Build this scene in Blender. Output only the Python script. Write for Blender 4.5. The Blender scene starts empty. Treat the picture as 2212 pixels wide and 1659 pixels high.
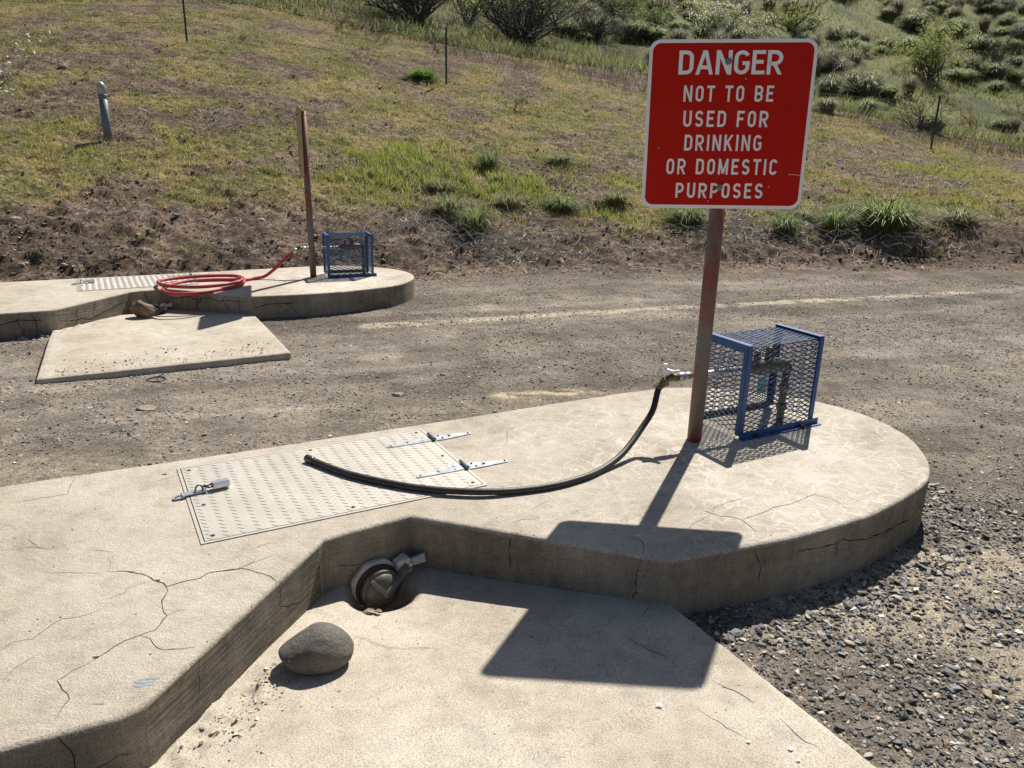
import bpy, bmesh, math, random
import numpy as np
from mathutils import Vector, Matrix
random.seed(7); rng = np.random.default_rng(7)
R_ = math.radians
scene = bpy.context.scene
C = scene.collection

# ------------------------------------------------------------------ camera
FPX, PCX, PCY = 1677.0, 1106.0, 829.5          # focal length and centre for a 2212 px wide picture
CAM = np.array([0.0, 0.0, 1.22])               # z = 0 is the top of the near concrete island
def cam_axes(pitch, roll):
    p, r = R_(pitch), R_(roll)
    F = np.array([0, math.cos(p), -math.sin(p)]); X = np.array([1.0, 0, 0]); U = np.cross(X, F)
    return math.cos(r)*X + math.sin(r)*U, -math.sin(r)*X + math.cos(r)*U, F
AX, AU, AF = cam_axes(17.6, 1.4)
cd = bpy.data.cameras.new('camera'); cam = bpy.data.objects.new('camera', cd); C.objects.link(cam)
cam.matrix_world = Matrix(((AX[0], AU[0], -AF[0], CAM[0]), (AX[1], AU[1], -AF[1], CAM[1]), (AX[2], AU[2], -AF[2], CAM[2]), (0, 0, 0, 1)))
cd.sensor_width = 36; cd.lens = 36*FPX/2212; cd.clip_start = 0.05; cd.clip_end = 1000
scene.camera = cam
# ------------------------------------------------------------------ sky, sun, exposure
SUN = np.array([0.3116, 0.7564, 0.9775]); SUN /= np.linalg.norm(SUN)
w = bpy.data.worlds.new('World'); scene.world = w; w.use_nodes = True
nt = w.node_tree; nt.nodes.clear()
sky = nt.nodes.new('ShaderNodeTexSky'); sky.sky_type = 'NISHITA'; sky.sun_disc = False
sky.sun_elevation = math.asin(SUN[2]); sky.sun_rotation = math.atan2(SUN[0], SUN[1])
bg = nt.nodes.new('ShaderNodeBackground'); bg.inputs[1].default_value = 0.05
out = nt.nodes.new('ShaderNodeOutputWorld')
nt.links.new(sky.outputs[0], bg.inputs[0]); nt.links.new(bg.outputs[0], out.inputs[0])
ld = bpy.data.lights.new('sun', 'SUN'); ld.energy = 5.0; ld.angle = R_(0.53); ld.color = (1.0, 0.955, 0.885)
lo = bpy.data.objects.new('sun', ld); C.objects.link(lo)
lo.rotation_euler = Vector(SUN).to_track_quat('Z', 'Y').to_euler(); lo.location = (5, 12, 15)
scene.view_settings.view_transform = 'Standard'; scene.view_settings.look = 'None'
scene.view_settings.exposure = 0.42; scene.view_settings.gamma = 1

# ------------------------------------------------------------------ picture point -> world point
def ray(px, py):
    return AX*(px-PCX) - AU*(py-PCY) + AF*FPX
def at(px, py, z=0.0):
    d = ray(px, py); return CAM + d*((z-CAM[2])/d[2])
def at_y(px, py, Y):
    d = ray(px, py); return CAM + d*(Y/d[1])
def Z4(x, y): return (x*0.41504, y*0.41504+486.05)
def Z5(x, y): return (x*0.3906+324.0, y*0.3906+864.0)
def Z7(x, y): return (x*0.3906, y*0.3906+1080.1)
def Z8(x, y): return (x*0.38963+1350.1, y*0.38963+1026.1)
def Zh(x, y): return (x*0.24414+162.0, y*0.24414+540.0)

# ------------------------------------------------------------------ object helpers
def tag(o, label=None, cat=None, group=None, kind=None):
    if label: o['label'] = label
    if cat: o['category'] = cat
    if group: o['group'] = group
    if kind: o['kind'] = kind
    return o
def thing(name, loc, label, cat, group=None, rz=0.0):
    o = bpy.data.objects.new(name, None); C.objects.link(o); o.location = loc; o.rotation_euler = (0, 0, rz)
    o.empty_display_size = 0.1
    return tag(o, label, cat, group)
def link(name, me, parent=None, mats=(), smooth=False):
    for m in mats: me.materials.append(m)
    if smooth: me.polygons.foreach_set('use_smooth', [True]*len(me.polygons))
    o = bpy.data.objects.new(name, me); C.objects.link(o)
    if parent is not None: o.parent = parent
    return o
def obj(name, bm, mats, parent=None, smooth=False, origin=None):
    """origin: world position of the parent, subtracted so geometry may be written in world coordinates"""
    if origin is not None: bmesh.ops.translate(bm, verts=bm.verts, vec=-Vector(origin))
    me = bpy.data.meshes.new(name); bm.to_mesh(me); bm.free()
    if not isinstance(mats, (list, tuple)): mats = (mats,)
    return link(name, me, parent, mats, smooth)
def np_mesh(name, V, F, mats=(), parent=None, smooth=False, cols=None, n=3, midx=None):
    V = np.asarray(V, dtype=np.float32); F = np.asarray(F, dtype=np.int32)
    me = bpy.data.meshes.new(name)
    me.vertices.add(len(V)); me.vertices.foreach_set('co', V.ravel())
    me.loops.add(F.size); me.loops.foreach_set('vertex_index', F.ravel())
    me.polygons.add(len(F)); me.polygons.foreach_set('loop_start', np.arange(0, F.size, n, dtype=np.int32))
    me.polygons.foreach_set('use_smooth', np.full(len(F), bool(smooth)))
    if midx is not None: me.polygons.foreach_set('material_index', np.asarray(midx, dtype=np.int32))
    me.update(calc_edges=True)
    if cols is not None:
        a = me.color_attributes.new('Col', 'FLOAT_COLOR', 'POINT')
        cc = np.ones((len(V), 4), dtype=np.float32); cc[:, :cols.shape[1]] = cols
        a.data.foreach_set('color', cc.ravel())
    o = link(name, me, parent, mats)
    return o
def add_box(bm, c, size, rot=None, M=None):
    r = bmesh.ops.create_cube(bm, size=1)
    m = Matrix.Translation(Vector(c)) @ (rot.to_4x4() if rot else Matrix()) @ Matrix.Diagonal((*size, 1))
    if M is not None: m = M @ m
    bmesh.ops.transform(bm, matrix=m, verts=r['verts']); return r['verts']
def frame_of(d):
    d = Vector(d).normalized(); u = Vector((0, 0, 1)) if abs(d.z) < .95 else Vector((1, 0, 0))
    a = d.cross(u).normalized(); b = a.cross(d).normalized(); return a, b, d
def add_tube(bm, pts, r, seg=10, cap=True):
    pts = [Vector(p) for p in pts]; n = len(pts)
    rr = r if isinstance(r, (list, tuple)) else [r]*n
    rings = []; a, b, _ = frame_of(pts[1]-pts[0])
    for i, p in enumerate(pts):
        d = (pts[min(i+1, n-1)]-pts[max(i-1, 0)]).normalized()
        a = (a - d*a.dot(d)).normalized(); b = d.cross(a)
        rings.append([bm.verts.new(p + (a*math.cos(t)+b*math.sin(t))*rr[i]) for t in [2*math.pi*k/seg for k in range(seg)]])
    for q in range(n-1):
        for k in range(seg):
            bm.faces.new((rings[q][k], rings[q][(k+1) % seg], rings[q+1][(k+1) % seg], rings[q+1][k]))
    if cap: bm.faces.new(rings[0][::-1]); bm.faces.new(rings[-1])
    return rings
def add_lathe(bm, prof, M, seg=24):
    """prof: (radius, height) pairs turned about local z, then M"""
    rings = []
    for r, h in prof:
        rings.append([bm.verts.new(M @ Vector((r*math.cos(2*math.pi*k/seg), r*math.sin(2*math.pi*k/seg), h))) for k in range(seg)])
    for q in range(len(prof)-1):
        for k in range(seg):
            bm.faces.new((rings[q][k], rings[q][(k+1) % seg], rings[q+1][(k+1) % seg], rings[q+1][k]))
    bm.faces.new(rings[0][::-1]); bm.faces.new(rings[-1])
def add_prism(bm, poly, z0, z1, M=None):
    M = M or Matrix()
    lo_ = [bm.verts.new(M @ Vector((x, y, z0))) for x, y in poly]; hi = [bm.verts.new(M @ Vector((x, y, z1))) for x, y in poly]
    n = len(poly)
    for k in range(n): bm.faces.new((lo_[k], lo_[(k+1) % n], hi[(k+1) % n], hi[k]))
    bm.faces.new(hi); bm.faces.new(lo_[::-1])
def catmull(P, n=8, closed=False):
    P = [np.array(p, float) for p in P]; N = len(P); o = []
    for i in range(N if closed else N-1):
        p0 = P[(i-1) % N] if closed or i > 0 else 2*P[0]-P[1]
        p1, p2 = P[i], P[(i+1) % N]
        p3 = P[(i+2) % N] if closed or i+2 < N else 2*P[-1]-P[-2]
        for k in range(n):
            t = k/n
            o.append(.5*((2*p1)+(-p0+p2)*t+(2*p0-5*p1+4*p2-p3)*t*t+(-p0+3*p1-3*p2+p3)*t**3))
    if not closed: o.append(P[-1])
    return o

# ------------------------------------------------------------------ numpy noise
def _h(ix, iy, s):
    n = (ix.astype(np.int64)*374761393 + iy.astype(np.int64)*668265263 + s*144665 + 1013) & 0xffffffff
    n = ((n ^ (n >> 13))*1274126177) & 0xffffffff
    n = ((n ^ (n >> 16))*2246822519) & 0xffffffff
    return ((n ^ (n >> 15)) & 0xffffff)/float(0xffffff)
def vn(x, y, s=0):
    x = np.asarray(x, float); y = np.asarray(y, float)
    ix, iy = np.floor(x), np.floor(y); fx, fy = x-ix, y-iy
    fx = fx*fx*(3-2*fx); fy = fy*fy*(3-2*fy)
    a, b, c, d = _h(ix, iy, s), _h(ix+1, iy, s), _h(ix, iy+1, s), _h(ix+1, iy+1, s)
    return (a*(1-fx)+b*fx)*(1-fy)+(c*(1-fx)+d*fx)*fy
def fbm(x, y, s=0, o=4):
    v = 0; a = .5; t = 0
    for k in range(o):
        v = v+a*vn(x, y, s+k*17); t += a; a *= .5; x = x*2.03+7.1; y = y*2.03+3.7
    return v/t
def sst(a, b, x):
    t = np.clip((x-a)/(b-a), 0, 1); return t*t*(3-2*t)

# ------------------------------------------------------------------ materials
class NB:
    def __init__(s, name):
        s.m = bpy.data.materials.new(name); s.m.use_nodes = True; s.t = s.m.node_tree; s.t.nodes.clear()
        s.out = s.t.nodes.new('ShaderNodeOutputMaterial'); s.b = s.t.nodes.new('ShaderNodeBsdfPrincipled')
        s.t.links.new(s.b.outputs[0], s.out.inputs[0]); s.co = s.t.nodes.new('ShaderNodeTexCoord').outputs['Object']
    def L(s, a, b): s.t.links.new(a, b)
    def N(s, k): return s.t.nodes.new(k)
    def mapping(s, sc, co=None):
        m = s.N('ShaderNodeMapping'); m.inputs['Scale'].default_value = sc; s.L(co or s.co, m.inputs[0]); return m.outputs[0]
    def noise(s, scale, detail=4, rough=.55, co=None, dist=0):
        n = s.N('ShaderNodeTexNoise'); n.inputs['Scale'].default_value = scale; n.inputs['Detail'].default_value = detail
        n.inputs['Roughness'].default_value = rough; n.inputs['Distortion'].default_value = dist
        s.L(co or s.co, n.inputs['Vector']); return n.outputs[0]
    def vor(s, scale, feature='F1', co=None):
        n = s.N('ShaderNodeTexVoronoi'); n.feature = feature; n.inputs['Scale'].default_value = scale
        s.L(co or s.co, n.inputs['Vector']); return n
    def ramp(s, v, stops):
        r = s.N('ShaderNodeValToRGB'); e = r.color_ramp.elements
        while len(e) < len(stops): e.new(0.5)
        for k, (p, c) in enumerate(stops):
            e[k].position = p; e[k].color = (c, c, c, 1) if isinstance(c, (int, float)) else (*c, 1)
        s.L(v, r.inputs[0]); return r.outputs[0]
    def mix(s, f, a, b, mode='MIX'):
        m = s.N('ShaderNodeMix'); m.data_type = 'RGBA'; m.blend_type = mode
        for i, v in ((0, f), (6, a), (7, b)):
            if isinstance(v, (int, float)): m.inputs[i].default_value = v if i == 0 else (v, v, v, 1)
            elif isinstance(v, tuple): m.inputs[i].default_value = (*v, 1)
            else: s.L(v, m.inputs[i])
        return m.outputs[2]
    def math(s, op, a, b=None, clamp=False):
        m = s.N('ShaderNodeMath'); m.operation = op; m.use_clamp = clamp
        for i, v in ((0, a), (1, b)):
            if v is None: continue
            if isinstance(v, (int, float)): m.inputs[i].default_value = v
            else: s.L(v, m.inputs[i])
        return m.outputs[0]
    def bump(s, h, strength, dist, prev=None):
        b = s.N('ShaderNodeBump'); b.inputs['Strength'].default_value = strength; b.inputs['Distance'].default_value = dist
        s.L(h, b.inputs['Height'])
        if prev is not None: s.L(prev, b.inputs['Normal'])
        return b.outputs[0]
    def fin(s, col=None, rough=None, metal=0, normal=None, spec=None):
        for k, v in (('Base Color', col), ('Roughness', rough), ('Metallic', metal), ('Normal', normal), ('Specular IOR Level', spec)):
            if v is None: continue
            i = s.b.inputs[k]
            if isinstance(v, (int, float)): i.default_value = v
            elif isinstance(v, tuple): i.default_value = (*v, 1)
            else: s.L(v, i)
        return s.m
def simple(name, c1, c2, scale, rough=.6, metal=0, bump=0, detail=5, bd=.002, spec=.5):
    n = NB(name); v = n.noise(scale, detail, .65)
    col = n.ramp(v, [(.32, c1), (.68, c2)])
    nm = n.bump(n.noise(scale*4, 3), bump, bd) if bump else None
    return n.fin(col, rough, metal, nm, spec)

def concrete(name, a, b, side=False, map_cracks=False, boards=False):
    n = NB(name)
    big = n.noise(1.3, 5, .6); med = n.noise(14, 5, .65); fine = n.noise(260, 3, .75); sand = n.noise(620, 2, .6)
    col = n.ramp(big, [(.35, a), (.68, b)])
    col = n.mix(.75, col, n.ramp(med, [(.3, .74), (.5, .98), (.7, 1.10)]), 'MULTIPLY')
    col = n.mix(.9, col, n.ramp(fine, [(.36, .50), (.50, 1.0), (.66, 1.22)]), 'MULTIPLY')
    col = n.mix(.8, col, n.ramp(sand, [(.38, .72), (.6, 1.12)]), 'MULTIPLY')
    stn = n.noise(2.6, 7, .75, dist=.6); col = n.mix(.55, col, n.ramp(stn, [(.36, (.72, .69, .66)), (.47, (.98, .97, .95)), (.62, (1.06, 1.05, 1.04))]), 'MULTIPLY')
    pit = n.vor(24); pm = n.math('MULTIPLY', n.math('LESS_THAN', pit.outputs['Distance'], .085), n.math('GREATER_THAN', n.noise(9, 2), .56))
    col = n.mix(pm, col, (.10, .085, .07))
    nm = None
    if side:
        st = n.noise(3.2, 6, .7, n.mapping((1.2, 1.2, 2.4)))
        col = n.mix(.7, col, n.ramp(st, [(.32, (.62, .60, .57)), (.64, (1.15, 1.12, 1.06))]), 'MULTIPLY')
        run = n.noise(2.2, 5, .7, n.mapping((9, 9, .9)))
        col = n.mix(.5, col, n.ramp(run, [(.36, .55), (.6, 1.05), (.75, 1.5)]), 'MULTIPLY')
        hs = n.noise(9, 5, .7, n.mapping((.7, .7, 14))); col = n.mix(.75 if boards else .12, col, n.ramp(hs, [(.36, .50), (.5, .98), (.64, 1.45)]), 'MULTIPLY')
        bd = n.noise(11, 5, .65, n.mapping((.6, .6, 11)))
        nm = n.bump(bd, 1.0 if boards else .35, .035 if boards else .012); nm = n.bump(n.noise(70, 5, .75), .8, .006, nm)
    else:
        nm = n.bump(med, .25, .006); nm = n.bump(fine, .5, .0016, nm)
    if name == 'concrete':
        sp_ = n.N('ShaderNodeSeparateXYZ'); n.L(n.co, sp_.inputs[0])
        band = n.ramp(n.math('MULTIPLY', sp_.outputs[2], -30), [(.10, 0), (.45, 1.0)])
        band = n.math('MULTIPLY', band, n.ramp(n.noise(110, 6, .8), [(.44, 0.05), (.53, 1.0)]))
        col = n.mix(n.math('MULTIPLY', band, .8), col, (.12, .10, .085))  # dirt on the rounded edge, plus the shade there painted into the colour
        nm = n.bump(n.noise(55, 6, .75), .8, .008, nm)
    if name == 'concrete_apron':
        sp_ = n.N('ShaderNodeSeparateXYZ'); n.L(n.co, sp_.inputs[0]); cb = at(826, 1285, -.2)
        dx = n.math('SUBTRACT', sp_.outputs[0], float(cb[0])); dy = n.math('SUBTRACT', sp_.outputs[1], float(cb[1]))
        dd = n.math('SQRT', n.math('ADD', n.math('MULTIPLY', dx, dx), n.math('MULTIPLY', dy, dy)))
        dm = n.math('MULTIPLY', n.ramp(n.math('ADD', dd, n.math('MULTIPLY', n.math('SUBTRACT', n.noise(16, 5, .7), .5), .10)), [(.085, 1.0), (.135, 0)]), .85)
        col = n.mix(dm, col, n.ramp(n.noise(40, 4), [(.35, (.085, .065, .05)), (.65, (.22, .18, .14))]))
    if map_cracks:
        # pale mineral bloom in the fine map cracking round the sign post
        sep = n.N('ShaderNodeSeparateXYZ'); n.L(n.co, sep.inputs[0])
        wob = n.N('ShaderNodeVectorMath'); wob.operation = 'ADD'
        nz = n.N('ShaderNodeTexNoise'); nz.inputs['Scale'].default_value = 9; nz.inputs['Detail'].default_value = 3; n.L(n.co, nz.inputs['Vector'])
        sc = n.N('ShaderNodeVectorMath'); sc.operation = 'SCALE'; sc.inputs['Scale'].default_value = .17; n.L(nz.outputs[1], sc.inputs[0])
        n.L(n.co, wob.inputs[0]); n.L(sc.outputs[0], wob.inputs[1])
        flat = n.mapping((1, 1, 0), wob.outputs[0])
        v1 = n.vor(11, 'DISTANCE_TO_EDGE', flat).outputs['Distance']; v2 = n.vor(23, 'DISTANCE_TO_EDGE', flat).outputs['Distance']
        line = n.math('MAXIMUM', n.math('SUBTRACT', 1, n.math('MULTIPLY', v1, 20), True), n.math('MULTIPLY', n.math('SUBTRACT', 1, n.math('MULTIPLY', v2, 15), True), .45))
        dx = n.math('SUBTRACT', sep.outputs[0], 1.0); dy = n.math('SUBTRACT', sep.outputs[1], 2.95)
        d = n.math('SQRT', n.math('ADD', n.math('MULTIPLY', n.math('MULTIPLY', dx, dx), .75), n.math('MULTIPLY', dy, dy)))
        reg = n.math('SUBTRACT', 1.5, n.math('MULTIPLY', d, 1.25), True)
        reg = n.math('MULTIPLY', reg, n.ramp(n.noise(3, 3), [(.34, .25), (.55, 1.0)]))
        topz = n.math('GREATER_THAN', sep.outputs[2], -.012)
        msk = n.math('MULTIPLY', n.math('MULTIPLY', line, reg), topz, True)
        col = n.mix(n.math('MULTIPLY', msk, .58), col, (.86, .81, .72))
        halo = n.math('SUBTRACT', 1, n.math('MULTIPLY', n.math('ABSOLUTE', n.math('SUBTRACT', d, .28)), 4.2), True)
        halo = n.math('MULTIPLY', n.math('MULTIPLY', halo, topz), n.ramp(n.noise(5, 5, .7), [(.42, 0), (.62, .8)]))
        col = n.mix(halo, col, (.68, .63, .54))
    return n.fin(col, .9, 0, nm, .25)
M = {}
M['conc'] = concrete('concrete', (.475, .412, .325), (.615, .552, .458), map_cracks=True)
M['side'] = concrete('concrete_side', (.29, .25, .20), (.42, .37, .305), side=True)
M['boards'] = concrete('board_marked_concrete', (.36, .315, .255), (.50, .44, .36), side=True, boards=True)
M['pad'] = concrete('concrete_apron', (.475, .412, .325), (.615, .552, .458))
M['crack'] = simple('crack_grime', (.022, .018, .014), (.07, .055, .042), 60, .95)
M['facecrack'] = simple('deep_crack', (.006, .005, .004), (.016, .013, .010), 60, 1.0)
M['flake'] = simple('blue_paint_flake', (.20, .24, .28), (.32, .36, .38), 30, .6)
M['whiteflake'] = simple('white_flake', (.75, .74, .72), (.85, .84, .82), 30, .6)

def ground_mat():
    n = NB('ground'); at_ = n.N('ShaderNodeVertexColor'); at_.layer_name = 'Col'
    col = at_.outputs[0]
    f1 = n.noise(45, 4, .75); f2 = n.noise(190, 3, .7); f3 = n.noise(9, 4, .65)
    col = n.mix(.8, col, n.ramp(f3, [(.3, .72), (.7, 1.22)]), 'MULTIPLY')
    f0 = n.noise(17, 4, .7); wt = n.math('MULTIPLY', at_.outputs[1], .8); col = n.mix(wt, col, n.ramp(f0, [(.40, .36), (.5, .92), (.62, 1.55)]), 'MULTIPLY')
    col = n.mix(n.math('ADD', n.math('MULTIPLY', at_.outputs[1], .35), .5), col, n.ramp(f1, [(.36, .42), (.5, .95), (.66, 1.65)]), 'MULTIPLY')
    col = n.mix(.9, col, n.ramp(f2, [(.36, .40), (.5, 1.0), (.64, 1.8)]), 'MULTIPLY')
    nm = n.bump(f1, .6, .02); nm = n.bump(f2, .7, .006, nm)
    return n.fin(col, .95, 0, nm, .15)
M['ground'] = ground_mat()
def vcol(name, rough, spec=.3, noise=0, bump=0, trans=0):
    n = NB(name); a = n.N('ShaderNodeVertexColor'); a.layer_name = 'Col'; col = a.outputs[0]; nm = None
    if noise: col = n.mix(.8, col, n.ramp(n.noise(noise, 4, .7), [(.3, .65), (.7, 1.35)]), 'MULTIPLY')
    if bump: nm = n.bump(n.noise(noise, 3), bump, .003)
    m = n.fin(col, rough, 0, nm, spec)
    if trans:
        tr = n.N('ShaderNodeBsdfTranslucent'); n.L(col, tr.inputs[0]); mx = n.N('ShaderNodeMixShader'); mx.inputs[0].default_value = trans
        n.L(n.b.outputs[0], mx.inputs[1]); n.L(tr.outputs[0], mx.inputs[2]); n.L(mx.outputs[0], n.out.inputs[0])
    return m
M['stone'] = vcol('gravel_stone', .7, .4, 120, .4)
M['blade'] = vcol('grass_blade', .5, .3, 0, 0, .55)
M['frond'] = vcol('pale_frond', .6, .2, 0, 0, .65)
M['twig'] = vcol('dry_twig', .8, .3)
M['galv'] = simple('galvanised_steel', (.33, .35, .37), (.62, .64, .66), 35, .42, .75)
M['galvdark'] = simple('weathered_galvanised', (.11, .14, .155), (.23, .265, .28), 18, .55, .35)
M['brass'] = simple('tarnished_brass', (.10, .075, .04), (.26, .19, .10), 60, .5, .6, .3)
M['bluepaint'] = simple('blue_paint', (.016, .068, .19), (.032, .11, .28), 14, .45, 0, .15, spec=.45)
M['meshpaint'] = simple('shaded_blue_paint', (.008, .036, .10), (.02, .085, .22), 30, .4, 0, .15, spec=.45)  # the cage's blue paint with the backlit darkness of the strands put into the colour
M['darkiron'] = simple('rusty_dark_iron', (.03, .022, .016), (.12, .06, .03), 40, .8)
M['bolt'] = simple('zinc_bolt', (.14, .14, .135), (.34, .34, .32), 90, .45, .5)
M['white'] = simple('white_sheeting', (.90, .90, .89), (.93, .93, .92), 12, .55, spec=.2)
M['red'] = simple('red_sheeting', (.50, .016, .010), (.55, .020, .012), 9, .7, spec=.06)
M['tan'] = simple('tan_faded_panel', (.36, .26, .13), (.46, .34, .18), 6, .6)
M['plastic'] = simple('white_plastic', (.84, .84, .83), (.9, .9, .9), 20, .4)
M['teal'] = simple('teal_tag', (.10, .34, .34), (.32, .50, .48), 25, .6)
M['foil'] = simple('crumpled_foil', (.45, .47, .48), (.75, .77, .78), 50, .3, .6, .8)
M['alu'] = simple('cast_aluminium', (.46, .45, .42), (.68, .66, .62), 26, .6, .05, .35)
M['capdark'] = simple('dark_cast_cap', (.06, .058, .050), (.19, .175, .145), 22, .5, .2, .4)
M['armalu'] = simple('greasy_aluminium', (.10, .10, .085), (.26, .25, .215), 30, .45, .2, .3)
M['rustbolt'] = simple('rusted_bolt', (.16, .06, .02), (.34, .15, .06), 80, .9)
M['steel'] = simple('padlock_steel', (.55, .56, .57), (.74, .75, .76), 60, .32, .7)
M['darksteel'] = simple('shackle_steel', (.06, .06, .06), (.16, .16, .16), 50, .35, .8)
M['pit'] = simple('gap_dirt', (.03, .025, .02), (.06, .05, .04), 50, .95)
M['tpost'] = simple('green_steel_post', (.03, .05, .035), (.06, .09, .06), 30, .6, .2)
M['wire'] = simple('fence_wire', (.10, .09, .08), (.18, .16, .14), 60, .5, .6)
M['bark'] = simple('grey_bark', (.055, .048, .040), (.15, .135, .115), 22, .9)
M['rustbark'] = simple('rusty_bark', (.16, .08, .04), (.26, .14, .08), 22, .9)
def plate_mat():
    n = NB('diamond_plate'); v = n.noise(7, 5, .65)
    col = n.ramp(v, [(.3, (.45, .41, .35)), (.7, (.56, .52, .45))])
    rustm = n.ramp(n.noise(5.2, 4, .7), [(.66, 0), (.74, .6)])
    col = n.mix(rustm, col, (.42, .30, .17))
    col = n.mix(.6, col, n.ramp(n.noise(300, 2), [(.3, .8), (.7, 1.1)]), 'MULTIPLY')
    return n.fin(col, .55, .25, n.bump(n.noise(180, 2), .15, .001), .4)
M['plate'] = plate_mat()
def pole_mat():
    n = NB('faded_red_pole'); v = n.noise(6, 5, .7, n.mapping((1.4, 1.4, .55)))
    col = n.ramp(v, [(.38, (.13, .122, .115)), (.47, (.16, .125, .11)), (.53, (.18, .075, .062)), (.66, (.24, .040, .033))])
    sc = n.ramp(n.noise(40, 4, .7, n.mapping((1, 1, .25))), [(.6, 0), (.72, .55)])
    col = n.mix(sc, col, (.33, .30, .27))
    return n.fin(col, .6, .15, n.bump(n.noise(90, 3), .2, .001), .4)
M['pole'] = pole_mat()
def hose_mat(name, c1, c2, rough):
    n = NB(name); wv = n.N('ShaderNodeTexNoise'); wv.inputs['Scale'].default_value = 90; n.L(n.co, wv.inputs['Vector'])
    return n.fin(n.ramp(n.noise(30, 4), [(.3, c1), (.7, c2)]), rough, 0, n.bump(wv.outputs[0], .35, .002), .45)
M['hose'] = hose_mat('black_ribbed_rubber', (.018, .016, .015), (.05, .045, .042), .5)
M['redhose'] = hose_mat('red_rubber', (.36, .03, .035), (.48, .06, .06), .5)
def rock_mat(name, a, b, sc=5):
    n = NB(name); col = n.ramp(n.noise(sc, 6, .65), [(.3, a), (.72, b)])
    col = n.mix(.6, col, n.ramp(n.noise(160, 3, .7), [(.3, .65), (.7, 1.3)]), 'MULTIPLY')
    nm = n.bump(n.noise(34, 6, .8), .9, .014); nm = n.bump(n.noise(120, 3), .5, .003, nm)
    return n.fin(col, .8, 0, nm, .35)
M['rock'] = rock_mat('grey_river_stone', (.105, .092, .080), (.245, .22, .19))
M['brownrock'] = rock_mat('brown_broken_rock', (.10, .065, .04), (.34, .24, .15), 9)
M['palerock'] = rock_mat('pale_field_stone', (.30, .23, .16), (.48, .40, .32), 12)

# ------------------------------------------------------------------ terrain height
BX = np.array([-30, -12, -7, -4.7, -2.3, 0, 3, 6, 10, 30.]); BY = np.array([3.0, 4.8, 6.3, 7.15, 8.5, 9.4, 10.0, 10.4, 10.7, 11.5])
def base_flat(x, y):
    z = -.205 - .13*sst(2.6, 5.2, y) - .01*np.clip(x, 0, 3)*sst(0, 3, 3-np.abs(y-2))
    return z + .05*sst(3, 9, x)*sst(4, 9, y)
def bank_d(x, y):
    b = np.interp(x, BX, BY); return (y-b) + .45*(fbm(x*.8, y*.8, 5, 3)-.5)
ctl = []
for bx, by in zip(BX, BY): ctl.append((bx, by, 0.0))
def cp(px, py, Y): P = at_y(px, py, Y); ctl.append((P[0], P[1], P[2]-float(base_flat(P[0], P[1]))))
for a in ((234, 305, 12), (404, 90, 20), (964, 185, 20), (1487, 262, 20), (2010, 325, 20), (0, 0, 26), (590, 0, 25), (830, 75, 24), (1100, 130, 23),
          (1380, 185, 22.5), (1800, 258, 22), (2212, 338, 22), (2500, 375, 22), (900, 45, 32), (1130, 85, 31), (1400, 150, 29), (1850, 232, 27), (2212, 312, 28),
          (1700, 110, 37), (1990, 165, 36), (2250, 215, 37), (1800, 0, 52), (2212, 0, 56), (1300, 0, 46), (900, 0, 40), (2600, 60, 56),
          (0, 430, 9.0), (-300, 200, 14), (2100, 470, 12.2), (1500, 470, 12.0), (640, 300, 13.4)): cp(*a)
for x, y, z in ((-60, 60, 20), (-60, 130, 42), (0, 130, 40), (60, 130, 38), (100, 130, 36), (80, 60, 10), (-40, 20, 5), (60, 20, 1)): ctl.append((x, y, z))
ctl = np.array(ctl)
def _U(r2): return np.where(r2 > 1e-9, r2*np.log(r2+1e-12), 0)
def _tps():
    P = ctl[:, :2]/20; n = len(P); d2 = ((P[:, None]-P[None])**2).sum(-1)
    A = np.zeros((n+3, n+3)); A[:n, :n] = _U(d2)+np.eye(n)*1e-3; A[:n, n] = 1; A[:n, n+1:] = P; A[n, :n] = 1; A[n+1:, :n] = P.T
    b = np.zeros(n+3); b[:n] = ctl[:, 2]; return np.linalg.solve(A, b), P
TW, TP = _tps()
def hill(x, y):
    x = np.asarray(x, float); y = np.asarray(y, float); X = x/20; Y = y/20; n = len(TP)
    v = TW[n]+TW[n+1]*X+TW[n+2]*Y
    for k in range(n): v = v+TW[k]*_U((X-TP[k, 0])**2+(Y-TP[k, 1])**2)
    return v
def terr(x, y, rough=True):
    x = np.asarray(x, float); y = np.asarray(y, float)
    d = bank_d(x, y); f = sst(-.1, 1.0, d)
    z = base_flat(x, y) + f*np.maximum(hill(x, y), -.05)
    if rough:
        z = z + .014*(fbm(x*1.6, y*1.6, 3, 3)-.5)*(1-f)
        z = z + (.010*(fbm(x*14, y*14, 11, 3)-.5))*(1-f)
        s = sst(0, .5, d); far = sst(14, 26, y)
        z = z + s*(.12*(fbm(x*1.1, y*1.1, 21, 4)-.5) + (.12*(fbm(x*3.2, y*6.0, 31, 4)-.5))*(1-.3*far) + .11*(fbm(x*9, y*11, 41, 3)-.5)*(1-.6*far))
        z = z + far*.35*(fbm(x*.35, y*.35, 51, 3)-.5)
    return z
def hit(px, py, y0=6.0, y1=90.0):
    """first point where the line of sight meets the slope"""
    Y = np.arange(y0, y1, .02); d = ray(px, py); P = CAM[None]+d[None]*(Y/d[1])[:, None]
    dz = P[:, 2]-terr(P[:, 0], P[:, 1], False); k = np.argmax(dz < 0)
    if not (dz < 0).any(): k = -1
    p = P[k]; p[2] = float(terr(p[0], p[1])); return p
def proj_px(x, y, z):
    v = np.stack([np.asarray(x)-CAM[0], np.asarray(y)-CAM[1], np.asarray(z)-CAM[2]], -1)
    zf = v@AF; return PCX+FPX*(v@AX)/zf, PCY-FPX*(v@AU)/zf
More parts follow.
